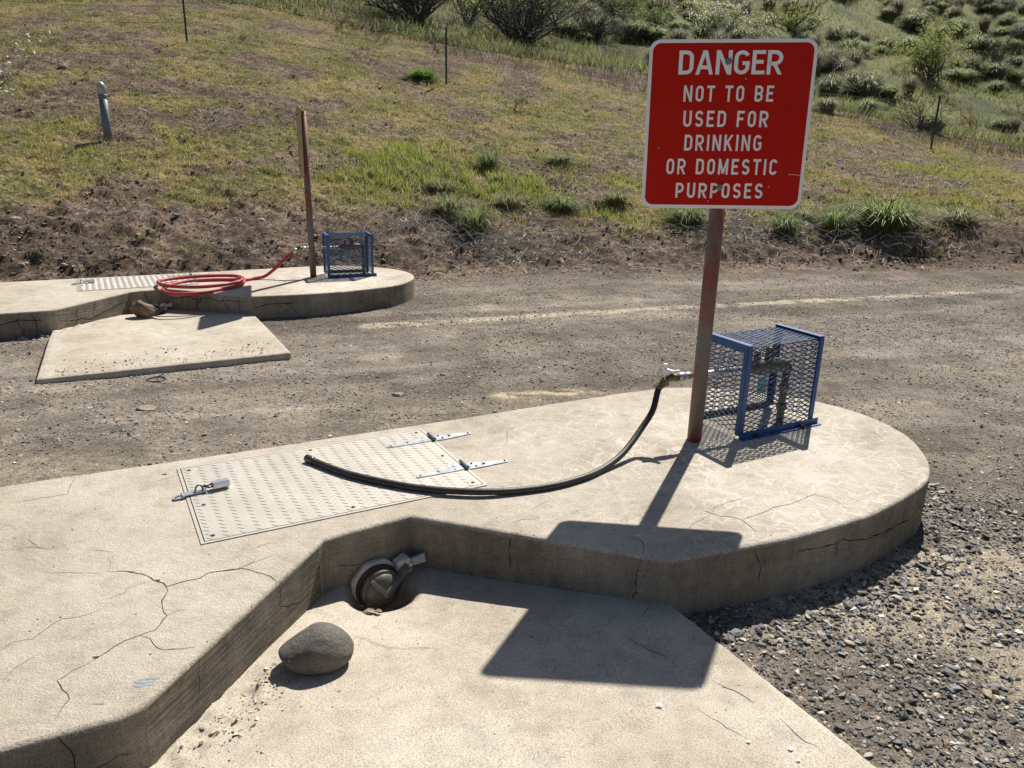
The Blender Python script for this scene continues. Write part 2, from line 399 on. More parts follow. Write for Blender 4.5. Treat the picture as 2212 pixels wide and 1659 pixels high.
def grass_cover(x, y):
    """0 bare soil .. 1 closed grass: a property of the place (world position)"""
    d = bank_d(x, y)
    edge = np.interp(x, [-12, -5, -3, -1.5, 0, 2, 5, 9, 14], [1.3, 1.9, 2.1, 1.6, .9, 1.1, 1.4, 1.6, 1.6])
    g = sst(-.25, .9, d-edge+.9*(fbm(x*1.3, y*1.3, 61, 3)-.5))
    g = g*(.18+.76*sst(.40, .58, fbm(x*1.0+3, y*.8, 71, 4)))
    pk = .05+.80*sst(.45, .62, fbm(x*1.5, y*1.1, 81, 4))
    lush = np.exp(-((x-.8)**2/9+(y-12.3)**2/3.0)) + np.exp(-((x+1.8)**2/3+(y-13)**2/2.2)) + .8*np.exp(-((x-8)**2/22+(y-17)**2/12)) + .45*np.exp(-((x-6)**2/10+(y-12.5)**2/1.5)) + .35*np.exp(-((x+6)**2/20+(y-13)**2/8)) + .35*np.exp(-((x+3)**2/30+(y-19)**2/8))
    return np.clip(g, 0, 1), np.clip(lush*pk, 0, 1)

# ------------------------------------------------------------------ island outline (near one, world coordinates)
CORNER = np.array([.488, 2.117])
straight_back = [(-4.6, 1.07), (-3.4, 1.69), (-2.2, 2.308), (-1.105, 2.86), (-.219, 3.325), (.214, 3.565)]
curve = catmull([(.60, 3.77), (.86, 3.865), (1.186, 3.845), (1.48, 3.725), (1.68, 3.52), (1.762, 3.264), (1.735, 3.021), (1.672, 2.851), (1.575, 2.71), (1.35, 2.512), (1.185, 2.40), (.903, 2.255)], 5)
curve = [tuple(p) for p in curve]
tail = [(.503, 2.108), (.478, 2.108), (-.333, 2.35), (-.58, 2.18), (-.800, 1.42), (-.835, 1.378), (-4.6, -.50)]
OUT = [tuple(p) for p in straight_back+curve+tail][::-1]      # counter-clockwise
def area(P): return .5*sum(P[i][0]*P[(i+1) % len(P)][1]-P[(i+1) % len(P)][0]*P[i][1] for i in range(len(P)))
if area(OUT) < 0: OUT = OUT[::-1]
def inset(P, d):
    n = len(P); o = []
    for i in range(n):
        a, b, c = Vector(P[i-1]), Vector(P[i]), Vector(P[(i+1) % n])
        e1, e2 = (b-a).normalized(), (c-b).normalized(); n1, n2 = Vector((-e1.y, e1.x)), Vector((-e2.y, e2.x))
        m = (n1+n2); m = m/max(m.dot(n1), .35); o.append((b.x+m.x*d, b.y+m.y*d))
    return o
def inpoly(x, y, P):
    x = np.asarray(x, float); y = np.asarray(y, float); r = np.zeros(x.shape, bool); n = len(P)
    for i in range(n):
        x1, y1 = P[i-1]; x2, y2 = P[i]
        if y1 == y2: continue
        c = ((y1 > y) != (y2 > y)) & (x < (x2-x1)*(y-y1)/(y2-y1)+x1); r ^= c
    return r
FAR = Vector((-2.769, 4.481, -.135))                            # far island = the same casting, moved
HATCH = [at(441, 1173), at(1045, 1048), at(908, 930), at(389, 1015)]
HO = Vector(HATCH[0]); HU = (Vector(HATCH[1])-HO); HL = HU.length; HU.normalize(); HV = Vector((-HU.y, HU.x, 0)); HW = .616

def strip(V, F, P, Nn, wd, eps, wob=.35):
    """a narrow ribbon along polyline P (world), lying on a surface of normal Nn"""
    P = [Vector(p) for p in P]; Q = [P[0]]
    for a, b in zip(P, P[1:]):
        L_ = (b-a).length; k = max(1, int(L_/.018))
        side = (b-a).cross(Nn).normalized()
        for j in range(1, k+1):
            q = a.lerp(b, j/k)
            if j < k: q = q+side*random.uniform(-1, 1)*.0035
            Q.append(q)
    n0 = len(V)
    for i, q in enumerate(Q):
        d = (Q[min(i+1, len(Q)-1)]-Q[max(i-1, 0)]).normalized(); s_ = d.cross(Nn).normalized()
        f = min(1, .25+min(i, len(Q)-1-i)*.3); ww = wd*.5*f*random.uniform(1-wob, 1+wob)
        V.append(q+Nn*eps+s_*ww); V.append(q+Nn*eps-s_*ww)
    for i in range(len(Q)-1): F.append((n0+2*i, n0+2*i+1, n0+2*i+3, n0+2*i+2))
def wall_hit(px, py):
    """where the line of sight meets the island: (point, normal)"""
    p = at(px, py, 0)
    if inpoly(p[0], p[1], inset(OUT, .004)): return Vector(p), Vector((0, 0, 1))
    d = ray(px, py); best = None
    for i in range(len(OUT)):
        a, b = np.array(OUT[i-1]), np.array(OUT[i]); e = b-a; nrm = np.array([e[1], -e[0]])/np.linalg.norm(e)
        den = nrm@d[:2]
        if den >= 0: continue
        t = (nrm@(a-CAM[:2]))/den; q = CAM+d*t; s_ = (q[:2]-a)@e/(e@e)
        if -.02 <= s_ <= 1.02 and -.4 < q[2] <= .03 and (best is None or t < best[0]): best = (t, q, nrm)
    if best is None: return None
    return Vector(best[1]), Vector((best[2][0], best[2][1], 0))
top_cracks = [  # (polyline in picture points, width)
 ([(20, 1087), (80, 1078), (145, 1068), (163, 1030)], 2.2), ([Z5(0, 460), Z5(80, 438), Z5(165, 415)], 2.2),
 ([Z7(*p) for p in ((1545, 460), (1500, 425), (1420, 400), (1340, 378), (1300, 385), (1200, 395), (1150, 405), (1100, 435), (1020, 450), (920, 480), (905, 460), (850, 445), (790, 410), (725, 398), (640, 395), (595, 398))], 4.0),
 ([Z7(*p) for p in ((595, 398), (615, 350), (600, 310))], 1.8), ([Z7(*p) for p in ((1340, 378), (1400, 340), (1430, 310))], 1.6),
 ([Z7(*p) for p in ((920, 480), (930, 500), (895, 560), (900, 600), (925, 640), (885, 690), (860, 720), (770, 750), (700, 775), (640, 805), (545, 870), (515, 865))], 3.4),
 ([Z7(*p) for p in ((925, 640), (990, 610), (1040, 605))], 1.8),
 ([Z7(*p) for p in ((770, 750), (830, 765), (850, 800), (905, 830), (960, 825), (1060, 815), (1086, 818))], 2.8),
 ([Z7(*p) for p in ((545, 870), (480, 910), (400, 945), (315, 1000), (345, 1050), (385, 1100), (350, 1140), (320, 1190), (300, 1225))], 2.8),
 ([Z7(*p) for p in ((0, 280), (100, 270), (175, 260), (215, 265), (295, 270), (320, 255))], 2.2), ([Z7(*p) for p in ((155, 190), (170, 230), (215, 265))], 1.8),
 ([Z7(*p) for p in ((480, 275), (560, 280), (620, 290), (670, 280))], 1.8),
 ([Z7(*p) for p in ((560, 605), (500, 630), (420, 650), (340, 658), (250, 720), (180, 770), (80, 785), (2, 830))], 2.2),
 ([Z7(*p) for p in ((585, 550), (640, 530), (690, 515), (700, 490), (780, 465), (850, 445))], 1.8), ([Z7(*p) for p in ((210, 395), (280, 405), (380, 400), (560, 405), (595, 398))], 1.3),
 ([Z7(*p) for p in ((1265, 290), (1400, 270), (1480, 240), (1560, 230))], 1.3), ([Z7(*p) for p in ((0, 130), (60, 140), (85, 165))], 1.6), ([Z7(*p) for p in ((10, 1010), (80, 930), (150, 890), (230, 840))], 1.5),
 ([Z8(*p) for p in ((400, 170), (430, 195), (480, 215), (530, 228), (600, 235), (640, 248), (655, 255), (700, 290), (725, 320))], 3.2),
 ([Z8(*p) for p in ((480, 215), (500, 180), (560, 155), (660, 125))], 2.2),
 ([Z8(*p) for p in ((640, 248), (750, 215), (830, 178), (900, 165), (980, 135), (1050, 108), (1140, 130), (1200, 160), (1218, 182))], 2.4),
 ([Z8(*p) for p in ((480, 215), (420, 250), (370, 275), (340, 300))], 1.8), ([Z8(*p) for p in ((0, 348), (75, 355), (105, 390), (98, 440))], 3.2),
 ([Z8(*p) for p in ((390, 350), (440, 375), (458, 410))], 1.8),
 ([Z5(*p) for p in ((1885, 75), (1930, 95), (1945, 110))], 2.0), ([Z5(*p) for p in ((2035, 140), (1975, 175), (1970, 205), (1975, 235), (1950, 260))], 2.4), ([Z5(*p) for p in ((1870, 180), (1920, 180), (1975, 175))], 1.5),
 ([Z5(*p) for p in ((2003, 675), (2060, 660), (2110, 660), (2160, 655))], 2.6), ([Z5(*p) for p in ((2110, 610), (2160, 580), (2212, 550))], 1.6), ([Z5(*p) for p in ((330, 950), (480, 935), (600, 890), (700, 850))], 1.8)]
face_cracks = [
 ([Z7(*p) for p in ((1105, 850), (1100, 900), (1095, 960), (1100, 1080), (1090, 1150))], 3.4), ([Z7(*p) for p in ((1545, 470), (1552, 540), (1545, 590), (1600, 590), (1660, 560))], 3.0),
 ([Z7(*p) for p in ((318, 1265), (315, 1310), (345, 1340), (390, 1380), (410, 1420), (415, 1480))], 4.2), ([Z7(*p) for p in ((540, 1480), (590, 1455), (660, 1410), (740, 1400))], 4.0),
 ([Z8(*p) for p in ((735, 345), (715, 400), (725, 440), (745, 490), (750, 520), (740, 590))], 3.4), ([Z8(*p) for p in ((1225, 200), (1215, 240), (1210, 330), (1205, 355), (1175, 380), (1170, 440))], 3.0),
 ([Z8(*p) for p in ((1205, 355), (1260, 360), (1340, 355), (1430, 320), (1500, 280), (1570, 250), (1620, 190), (1650, 165))], 4.0), ([Z8(*p) for p in ((960, 420), (1060, 405), (1175, 380))], 3.0), ([Z8(*p) for p in ((95, 455), (75, 500), (62, 560), (65, 640), (40, 690))], 3.4),
 ([Z5(*p) for p in ((2001, 700), (1998, 760), (1985, 830), (1990, 930))], 3.6), ([Z5(*p) for p in ((1030, 920), (1100, 915), (1160, 905))], 2.2)]
far_face_cracks = [  # drawn in metres along the island front instead: (s, z) pairs on wall segments, see below
]
def build_island(name, loc, label, cracks):
    root = thing(name, loc, label, 'concrete island')
    bm = bmesh.new(); r = .013
    rings = []
    prof = [(0, -.42)] + [(0, z) for z in (-.30, -.20, -.10, -r)] + [(r*(1-math.cos(t)), -r+r*math.sin(t)) for t in (R_(25), R_(50), R_(72), R_(90))]
    # denser outline, a slightly uneven hand-tooled edge
    dense = []
    for i in range(len(OUT)):
        a, b = Vector(OUT[i]), Vector(OUT[(i+1) % len(OUT)]); k = max(1, int((b-a).length/.035))
        for j in range(k): dense.append(tuple(a.lerp(b, j/k)))
    jit = [(.004*(fbm(np.float64(x*9), np.float64(y*9), 5, 3)-.5)) for x, y in dense]
    for q, (ins, z) in enumerate(prof):
        P = inset(dense, ins)
        rings.append([bm.verts.new((x, y, z-(abs(jit[i])*1.6 if z > -r*1.01 and q < len(prof)-1 else 0))) for i, (x, y) in enumerate(P)])
    n = len(dense)
    for q in range(len(prof)-1):
        for k in range(n):
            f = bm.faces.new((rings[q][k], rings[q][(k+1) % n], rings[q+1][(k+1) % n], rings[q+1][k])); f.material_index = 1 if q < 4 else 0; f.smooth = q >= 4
            a_, b_ = dense[k], dense[(k+1) % n]; mx_, my_ = (a_[0]+b_[0])/2, (a_[1]+b_[1])/2
            if q < 4 and -.82 < mx_ < -.585 and 1.40 < my_ < 2.17: f.material_index = 6
    bm.faces.new(rings[-1])
    if cracks:
        V, F = [], []; V2, F2 = [], []; up = Vector((0, 0, 1))
        for pts, wd in top_cracks: strip(V, F, [Vector(at(*p)) for p in pts], up, wd*.00078, .0006)
        for pts, wd in face_cracks:
            H = [wall_hit(*p) for p in pts]; H = [h for h in H if h is not None]
            for (a, na), (b, nb) in zip(H, H[1:]):
                if na.z > .5 or nb.z > .5: continue
                if (na-nb).length < .5: strip(V2, F2, [a, b], na, wd*.0016, .0012)
        vs = [bm.verts.new(v) for v in V]
        for f in F: bm.faces.new([vs[k] for k in f]).material_index = 2
        vs = [bm.verts.new(v) for v in V2]
        for f in F2: bm.faces.new([vs[k] for k in f]).material_index = 5
        # flakes of blue-grey and white paint, small dark pits
        def blot(px, py, rx, ry, mi, seed):
            p = Vector(at(px, py)); rr = random.Random(seed); k = 14
            ring = [bm.verts.new(p+Vector((math.cos(2*math.pi*j/k)*rx*rr.uniform(.5, 1.2), math.sin(2*math.pi*j/k)*ry*rr.uniform(.5, 1.2), .0007))) for j in range(k)]
            bm.faces.new(ring).material_index = mi
        for q, (px, py, rx, ry) in enumerate(((312, 1472, .022, .008), (300, 1482, .018, .006), (330, 1466, .016, .005), (322, 1478, .012, .006), (213, 1520, .018, .004))): blot(px, py, rx, ry, 3, q)
        for q, (px, py, rx, ry) in enumerate(((1244, 1015, .009, .007), (1378, 1157, .008, .004))): blot(px, py, rx, ry, 4, q+20)
        rp = random.Random(4)
        for q in range(70): blot(rp.uniform(0, 1750), rp.uniform(1000, 1560), rp.uniform(.0012, .003), rp.uniform(.0012, .003), 2, q+50)
        for p in [(355, 1025, .012, .006), (207, 1420, .008, .005), (283, 1236, .007, .004), (340, 1254, .009, .005)]: blot(*p[:2], p[2], p[3], 2, 91)
    else:
        # cracks on the far island's road face
        V, F = [], []; rr = random.Random(11); fw = [(Vector(OUT[i]), Vector(OUT[(i+1) % len(OUT)])) for i in range(len(OUT))]
        for a, b in fw:
            e = b-a; nn = Vector((e.y, -e.x, 0)).normalized()
            if nn.y > -.15 or e.length < .08: continue
            m = max(1, int(e.length/.16))
            for j in range(m):
                s0 = (j+rr.random())/m; z = -.01; P = []
                while z > -.2 and len(P) < 7:
                    q = a.lerp(b, min(max(s0, .02), .98)); P.append(Vector((q.x, q.y, z))); z -= rr.uniform(.02, .05); s0 += rr.uniform(-.04, .04)/max(e.length, .3)
                if len(P) > 1: strip(V, F, P, nn, rr.uniform(.003, .006), .0015)
            if e.length > .4:
                P = []; z = -.09
                for j in range(int(e.length/.08)+1):
                    q = a.lerp(b, j/(int(e.length/.08)+1)+.01); z += rr.uniform(-.025, .025); z = min(-.05, max(-.15, z)); P.append(Vector((q.x, q.y, z)))
                strip(V, F, P, nn, .006, .0016)
        vs = [bm.verts.new(v) for v in V]
        for f in F: bm.faces.new([vs[k] for k in f]).material_index = 5
    bmesh.ops.recalc_face_normals(bm, faces=[f for f in bm.faces if f.material_index in (0, 1, 6)])
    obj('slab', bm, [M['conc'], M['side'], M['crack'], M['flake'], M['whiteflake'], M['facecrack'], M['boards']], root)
    return root
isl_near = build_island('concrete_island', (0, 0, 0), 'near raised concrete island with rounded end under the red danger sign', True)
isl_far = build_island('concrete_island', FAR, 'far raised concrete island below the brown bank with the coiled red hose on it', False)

# ------------------------------------------------------------------ aprons
PADQ = [(-.83, 1.39), (-.58, 2.22), (-.333, 2.38), (.50, 2.14), (1.18, .885), (-.20, .12)]
def pad_z(x, y):
    c = at(838, 1262, -.2); d = np.hypot((x-c[0])/1.25, y-c[1]); c3 = at(824, 1285, -.2); d3 = np.hypot(x-c3[0], y-c3[1])*(1+.12*(fbm(x*9, y*9, 29, 2)-.5))
    z = -.150 - .038*np.exp(-(d/.62)**2) - .085*np.exp(-(d3/.098)**6)
    # rubbed and broken strip at the foot of the slanted face
    a = np.array([-.60, 1.98]); b = np.array([-.80, 1.40]); e = (b-a)/np.linalg.norm(b-a); s_ = (x-a[0])*e[0]+(y-a[1])*e[1]; t = -(x-a[0])*e[1]+(y-a[1])*e[0]
    m = np.exp(-((t-.04)/.06)**2)*sst(.12, .3, s_)*(1-sst(.75, .95, s_))
    z = z - m*(.016+.045*(fbm(x*38, y*38, 9, 4)-.42))
    return z + .004*(fbm(x*3, y*3, 2, 3)-.5)
def build_pad(name, loc, label, lift=0.0):
    root = thing(name, loc, label, 'concrete apron')
    xs = np.arange(-.95, 1.42, .014); ys = np.arange(-.15, 2.46, .014); X, Y = np.meshgrid(xs, ys)
    Zs = pad_z(X, Y)+lift; inside = inpoly(X, Y, PADQ)
    idx = -np.ones(X.shape, int); bm = bmesh.new()
    # clipped grid: use quads whose four corners are inside, then a skirt ring along the true border
    bnd = []
    P = PADQ[::-1] if area(PADQ) < 0 else PADQ
    inn = inset(P, .012)
    ins2 = inpoly(X, Y, inset(P, .016))
    V = []; F = []
    idx[ins2] = np.arange(ins2.sum()); V = np.stack([X[ins2], Y[ins2], Zs[ins2]], -1).tolist()
    q = ins2[:-1, :-1] & ins2[1:, :-1] & ins2[:-1, 1:] & ins2[1:, 1:]
    jj, ii = np.nonzero(q)
    F = [(idx[j, i], idx[j, i+1], idx[j+1, i+1], idx[j+1, i]) for j, i in zip(jj, ii)]
    bv = [bm.verts.new(v) for v in V]
    for f in F: bm.faces.new([bv[k] for k in f])
    # rim: triangulated fan between grid border and outline via a slightly lower base plate
    D = []
    for i in range(len(P)):
        a, b = Vector(P[i]), Vector(P[(i+1) % len(P)]); k = max(1, int((b-a).length/.02))
        for j in range(k): D.append(a.lerp(b, j/k))
    n = len(D); rings = []
    for ins_, dz in ((.034, -.0008), (.012, -.0008), (.004, -.0035), (0, -.010), (0, -.16)):
        Q = inset([tuple(d) for d in D], ins_)
        rings.append([bm.verts.new((x, y, float(pad_z(x, y))+lift+dz + (.003*(random.random()-.5) if ins_ < .01 and dz > -.1 else 0))) for x, y in Q])
    for a, b in zip(rings, rings[1:]):
        for k in range(n): bm.faces.new((a[k], b[k], b[(k+1) % n], a[(k+1) % n]))
    for f in bm.faces: f.smooth = True
    V, F = [], []
    if lift == 0.0:
        up = Vector((0, 0, 1))
        for pts, wd in (([Z8(*p) for p in ((150, 720), (110, 760), (95, 790))], 3), ([Z8(*p) for p in ((480, 1140), (560, 1180), (650, 1220), (720, 1270))], 2.2), ([Z8(*p) for p in ((400, 1290), (560, 1400), (700, 1480))], 1.2),
                        ([Z8(*p) for p in ((860, 1350), (930, 1420), (1000, 1480), (1060, 1500), (1100, 1540))], 1.8), ([Z8(*p) for p in ((0, 900), (60, 930), (130, 970), (200, 995), (290, 1035))], 1.6), ([(760, 1370), (840, 1400), (960, 1400)], 1.2)):
            Q = []
            for p in pts:
                w_ = at(*p, -.15); w_ = at(*p, float(pad_z(w_[0], w_[1]))); Q.append(Vector(w_))
            strip(V, F, Q, up, wd*.001, .0008)
        vs = [bm.verts.new(v) for v in V]
        for f in F: bm.faces.new([vs[k] for k in f]).material_index = 1
        for q_, (px, py, r_) in enumerate(((1424, 1521, .007), (1617, 1601, .005), (1708, 1617, .007), (1725, 1642, .005))):
            w_ = Vector(at(px, py, -.149)); rr = random.Random(q_)
            bm.faces.new([bm.verts.new(w_+Vector((math.cos(t)*r_*rr.uniform(.6, 1.3), math.sin(t)*r_*rr.uniform(.4, 1), .001))) for t in [j*math.pi/5 for j in range(10)]]).material_index = 2
    obj('slab', bm, [M['pad'], M['crack'], M['whiteflake']], root)
    return root
build_pad('concrete_apron', (0, 0, 0), 'near concrete apron with the grey stone and the sign shadow on it')
build_pad('concrete_apron', FAR, 'far concrete apron below the red hose coil, dark crumbs on its front', .0001)

# ------------------------------------------------------------------ ground
def island_mask(x, y, grow=0.0):
    P = inset(OUT, -grow) if grow else OUT; Q = inset(PADQ if area(PADQ) > 0 else PADQ[::-1], -grow)
    r = inpoly(x, y, P) | inpoly(x, y, Q)
    xf, yf = x-FAR.x, y-FAR.y
    return r | inpoly(xf, yf, P) | inpoly(xf, yf, Q)
def seg_dist(x, y, a, b):
    e = np.array(b)-np.array(a); t = np.clip(((x-a[0])*e[0]+(y-a[1])*e[1])/(e@e), 0, 1)
    return np.hypot(x-a[0]-t*e[0], y-a[1]-t*e[1])
LA, LB, LC = at(800, 696, -.3), at(1500, 655, -.3), at(2085, 628, -.3)
def ground_cols(x, y):
    n1 = fbm(x*.9, y*2.0, 101, 4); n2 = fbm(x*3.2, y*3.2, 111, 4); n3 = fbm(x*.5, y*.5, 131, 3); n5 = fbm(x*11, y*11, 141, 3)
    lerp = lambda a, b, t: a+(b-a)*t[..., None]
    grav = np.array([.225, .190, .152]); dark = np.array([.150, .126, .100]); sand = np.array([.41, .345, .255]); soil = np.array([.13, .092, .065]); soil2 = np.array([.21, .152, .11])
    c = lerp(dark, grav, sst(.3, .65, n2))
    c = lerp(c, sand, .45*sst(.50, .80, n1)*(.4+1.2*(n5-.3)))
    st_ = fbm((x*.93+y*.36)*.35, (-x*.36+y*.93)*3.2, 401, 4); c = lerp(c, c*.74, .8*sst(.52, .66, st_)); c = lerp(c, c*1.28+.02, .8*(1-sst(.32, .46, st_)))
    # sandy margins beside the near island and between the gravel at front right
    c = lerp(c, sand, .75*sst(.46, .66, fbm(x*2.4+5, y*2.4, 151, 4))*(y < 2.6)*(x > .4))
    sp = at(1500+560, 1330, -.2); c = lerp(c, sand, .55*np.exp(-(((x-sp[0])/.35)**2+((y-sp[1])/.18)**2)))
    lp = at(300, 1030, -.22); c = lerp(c, sand*.85, .5*np.exp(-(((x-lp[0])/1.3)**2+((y-lp[1])/.25)**2)))
    # worn sand streaks on the track
    d1 = np.minimum(seg_dist(x, y, LA[:2], LB[:2]), seg_dist(x, y, LB[:2], LC[:2])); wd = .05+.05*fbm(x*2, y*2, 161, 2)
    c = lerp(c, np.array([.56, .47, .34]), .70*(1-sst(wd*.6, wd*1.5, d1))*sst(.30, .48, fbm(x*5, y*14, 171, 3)))
    d2 = seg_dist(x, y, at(1085, 838, -.27)[:2], at(1275, 828, -.27)[:2]); c = lerp(c, np.array([.62, .50, .32]), .8*(1-sst(.02, .10, d2))*sst(.35, .5, fbm(x*8, y*20, 181, 3)))
    d = bank_d(x, y)
    s = lerp(soil, soil2, sst(.35, .68, n2)); s = lerp(s, np.array([.07, .048, .034]), .7*sst(.52, .64, n5))
    c = lerp(c, s, sst(-1.1, .5, d+.5*(n2-.5)))
    g, lush = grass_cover(x, y)
    gc = lerp(np.array([.24, .19, .085]), np.array([.165, .15, .055]), sst(.35, .62, fbm(x*1.7, y*1.7, 191, 4)))
    gc = lerp(gc, np.array([.15, .165, .045]), lush*.6)
    gg = g*sst(.30, .55, n5*.6+g*.4); c = lerp(c, gc, gg*.85)
    # far hillside
    far = sst(24, 30, y+1.5*(n2-.5))
    fc = lerp(np.array([.085, .10, .045]), np.array([.18, .18, .075]), sst(.4, .62, fbm(x*.7, y*.35, 201, 4)))
    fc = lerp(fc, np.array([.13, .095, .065]), .8*sst(.60, .70, fbm(x*.25+4, y*.5, 211, 3)))
    c = lerp(c, fc, far)
    q = np.array([np.interp(x, [-9, -4, 1, 6], [30, 31, 30.5, 30])]).reshape(x.shape); th = np.exp(-((y-q-1.5)/5.0)**2)*sst(-11, -8, x)*(1-sst(3, 7, x)); c = lerp(c, np.array([.05, .048, .028]), .8*th)
    return np.concatenate([c, (.2+.8*sst(-.6, .3, d))[..., None]], -1)
def build_ground():
    ys = [-4.0]
    while ys[-1] < 1.0: ys.append(ys[-1]+.06)
    while ys[-1] < 6: ys.append(ys[-1]+.0055*ys[-1])
    while ys[-1] < 26: ys.append(ys[-1]+.0042*ys[-1])
    while ys[-1] < 150: ys.append(ys[-1]+.012*ys[-1])
    ys = np.array(ys); us = np.linspace(-1.25, 1.25, 860)
    Y, U = np.meshgrid(ys, us, indexing='ij'); X = U*(np.maximum(Y, -3.9)+5.2)
    Zt = terr(X, Y); Zt = Zt + .004*(rng.random(Zt.shape)-.5)*(Y < 9)
    cols = ground_cols(X, Y)
    m = island_mask(X, Y, -.03); Zt = np.where(m, Zt-.09, Zt)      # dug in under the slabs
    ny, nx = X.shape; V = np.stack([X, Y, Zt], -1).reshape(-1, 3)
    i = np.arange(ny*nx).reshape(ny, nx); F = np.stack([i[:-1, :-1], i[:-1, 1:], i[1:, 1:], i[1:, :-1]], -1).reshape(-1, 4)
    o = np_mesh('ground', V, F, (M['ground'],), smooth=True, cols=cols.reshape(-1, 4), n=4); tag(o, kind='structure')
build_ground()

# ------------------------------------------------------------------ loose stones (uncountable): one mesh each
def stone_shapes(k=14):
    S = []
    for q in range(k):
        bm = bmesh.new(); rr = random.Random(q+5)
        sc = (rr.uniform(.95, 1.4), rr.uniform(.6, .95), rr.uniform(.32, .60))
        for j in range(11):
            v = Vector((rr.gauss(0, 1), rr.gauss(0, 1), rr.gauss(0, 1))).normalized()*rr.uniform(.85, 1.1); bm.verts.new((v.x*sc[0], v.y*sc[1], v.z*sc[2]))
        r_ = bmesh.ops.convex_hull(bm, input=bm.verts); loose = [v for v in bm.verts if not v.link_faces]; bmesh.ops.delete(bm, geom=loose, context='VERTS')
        bmesh.ops.triangulate(bm, faces=bm.faces); bmesh.ops.recalc_face_normals(bm, faces=bm.faces); bm.verts.index_update()
        bm.verts.ensure_lookup_table(); bm.faces.ensure_lookup_table()
        S.append((np.array([v.co[:] for v in bm.verts]), np.array([[v.index for v in f.verts] for f in bm.faces]))); bm.free()
    return S
SHAPES = stone_shapes()
def rot_rand(n):
    a = rng.random(n)*2*np.pi; t = rng.normal(0, .35, n); p = rng.random(n)*2*np.pi
    ca, sa = np.cos(a), np.sin(a); Rz = np.zeros((n, 3, 3)); Rz[:, 0, 0] = ca; Rz[:, 0, 1] = -sa; Rz[:, 1, 0] = sa; Rz[:, 1, 1] = ca; Rz[:, 2, 2] = 1
    ct, st = np.cos(t), np.sin(t); Rx = np.zeros((n, 3, 3)); Rx[:, 0, 0] = 1; Rx[:, 1, 1] = ct; Rx[:, 1, 2] = -st; Rx[:, 2, 1] = st; Rx[:, 2, 2] = ct
    cp_, sp_ = np.cos(p), np.sin(p); R2 = np.zeros((n, 3, 3)); R2[:, 0, 0] = cp_; R2[:, 0, 1] = -sp_; R2[:, 1, 0] = sp_; R2[:, 1, 1] = cp_; R2[:, 2, 2] = 1
    return Rz@Rx@R2
STONEC = np.array([[.105, .103, .102], [.072, .069, .066], [.165, .158, .150], [.25, .235, .21], [.40, .33, .24], [.52, .48, .42], [.17, .135, .105]])
def stones(name, x, y, z, size, probs, label=None, sink=.25):
    n = len(x); which = rng.integers(0, len(SHAPES), n); Rm = rot_rand(n); ci = rng.choice(len(STONEC), n, p=probs)
    Vs, Fs, Cs, off = [], [], [], 0
    for s_, (v, f) in enumerate(SHAPES):
        k = np.nonzero(which == s_)[0]
        if not len(k): continue
        P = np.einsum('nij,vj->nvi', Rm[k], v)*size[k, None, None]; P[..., 0] += x[k, None]; P[..., 1] += y[k, None]; P[..., 2] += (z[k]+size[k]*(.5-sink))[:, None]
        Vs.append(P.reshape(-1, 3)); Fs.append((f[None]+(np.arange(len(k))*len(v))[:, None, None]).reshape(-1, 3)+off); off += len(k)*len(v)
        cc = STONEC[ci[k]]*rng.uniform(.75, 1.3, len(k))[:, None]; Cs.append(np.repeat(cc, len(v), 0))
    o = np_mesh(name, np.concatenate(Vs), np.concatenate(Fs), (M['stone'],), cols=np.concatenate(Cs)); return tag(o, label, 'gravel', kind='stuff')
def scatter(n, x0, x1, y0, y1, dens, grow=0.0):
    x = rng.uniform(x0, x1, n); y = rng.uniform(y0, y1, n); k = (rng.random(n) < dens(x, y)) & ~island_mask(x, y, grow)
    return x[k], y[k]
PR1 = [.18, .14, .18, .18, .14, .06, .12]; PR2 = [.12, .10, .20, .20, .17, .09, .12]
def d_front(x, y):
    c = fbm(x*2.4+5, y*2.4, 151, 4); base = 1-.70*sst(.47, .62, c)
    return np.clip(base*(.5+.5*sst(.1, 1.0, x-.3)), .15, 1)
x1, y1 = scatter(95000, .35, 4.6, .3, 3.2, d_front)
stones('gravel', x1, y1, terr(x1, y1), np.clip(rng.lognormal(-5.35, .45, len(x1)), .002, .014), PR1, 'dark crushed gravel lying in front right of the near island')
x1, y1 = scatter(15000, .4, 4.6, .3, 3.0, lambda x, y: np.clip(d_front(x, y)**3*.8, 0, 1))
# banked up along the island foot
t_ = rng.random(900); seg = [(.62, 2.05), (.93, 2.17), (1.25, 2.36), (1.60, 2.62), (1.78, 2.95), (1.82, 3.3)]
sx = np.interp(t_, np.linspace(0, 1, 6), [p[0] for p in seg])+rng.normal(.05, .05, 900); sy = np.interp(t_, np.linspace(0, 1, 6), [p[1] for p in seg])-np.abs(rng.normal(.03, .05, 900))
k = ~island_mask(sx, sy, .008); x1 = np.concatenate([x1, sx[k]]); y1 = np.concatenate([y1, sy[k]])
stones('coarse_gravel', x1, y1, terr(x1, y1), np.clip(rng.lognormal(-4.65, .36, len(x1)), .006, .024), PR1, 'larger dark broken stones strewn over the gravel beside the near island')
x1, y1 = scatter(190000, -6.5, 8.5, 2.0, 9.8, lambda x, y: np.clip((.25+.9*sst(.4, .62, fbm(x*1.6, y*2.6, 301, 4)))*(bank_d(x, y) < .3), 0, 1))
stones('track_gravel', x1, y1, terr(x1, y1), np.clip(rng.lognormal(-5.35, .42, len(x1)), .0025, .016), PR2, 'fine grey gravel on the track between the two islands')
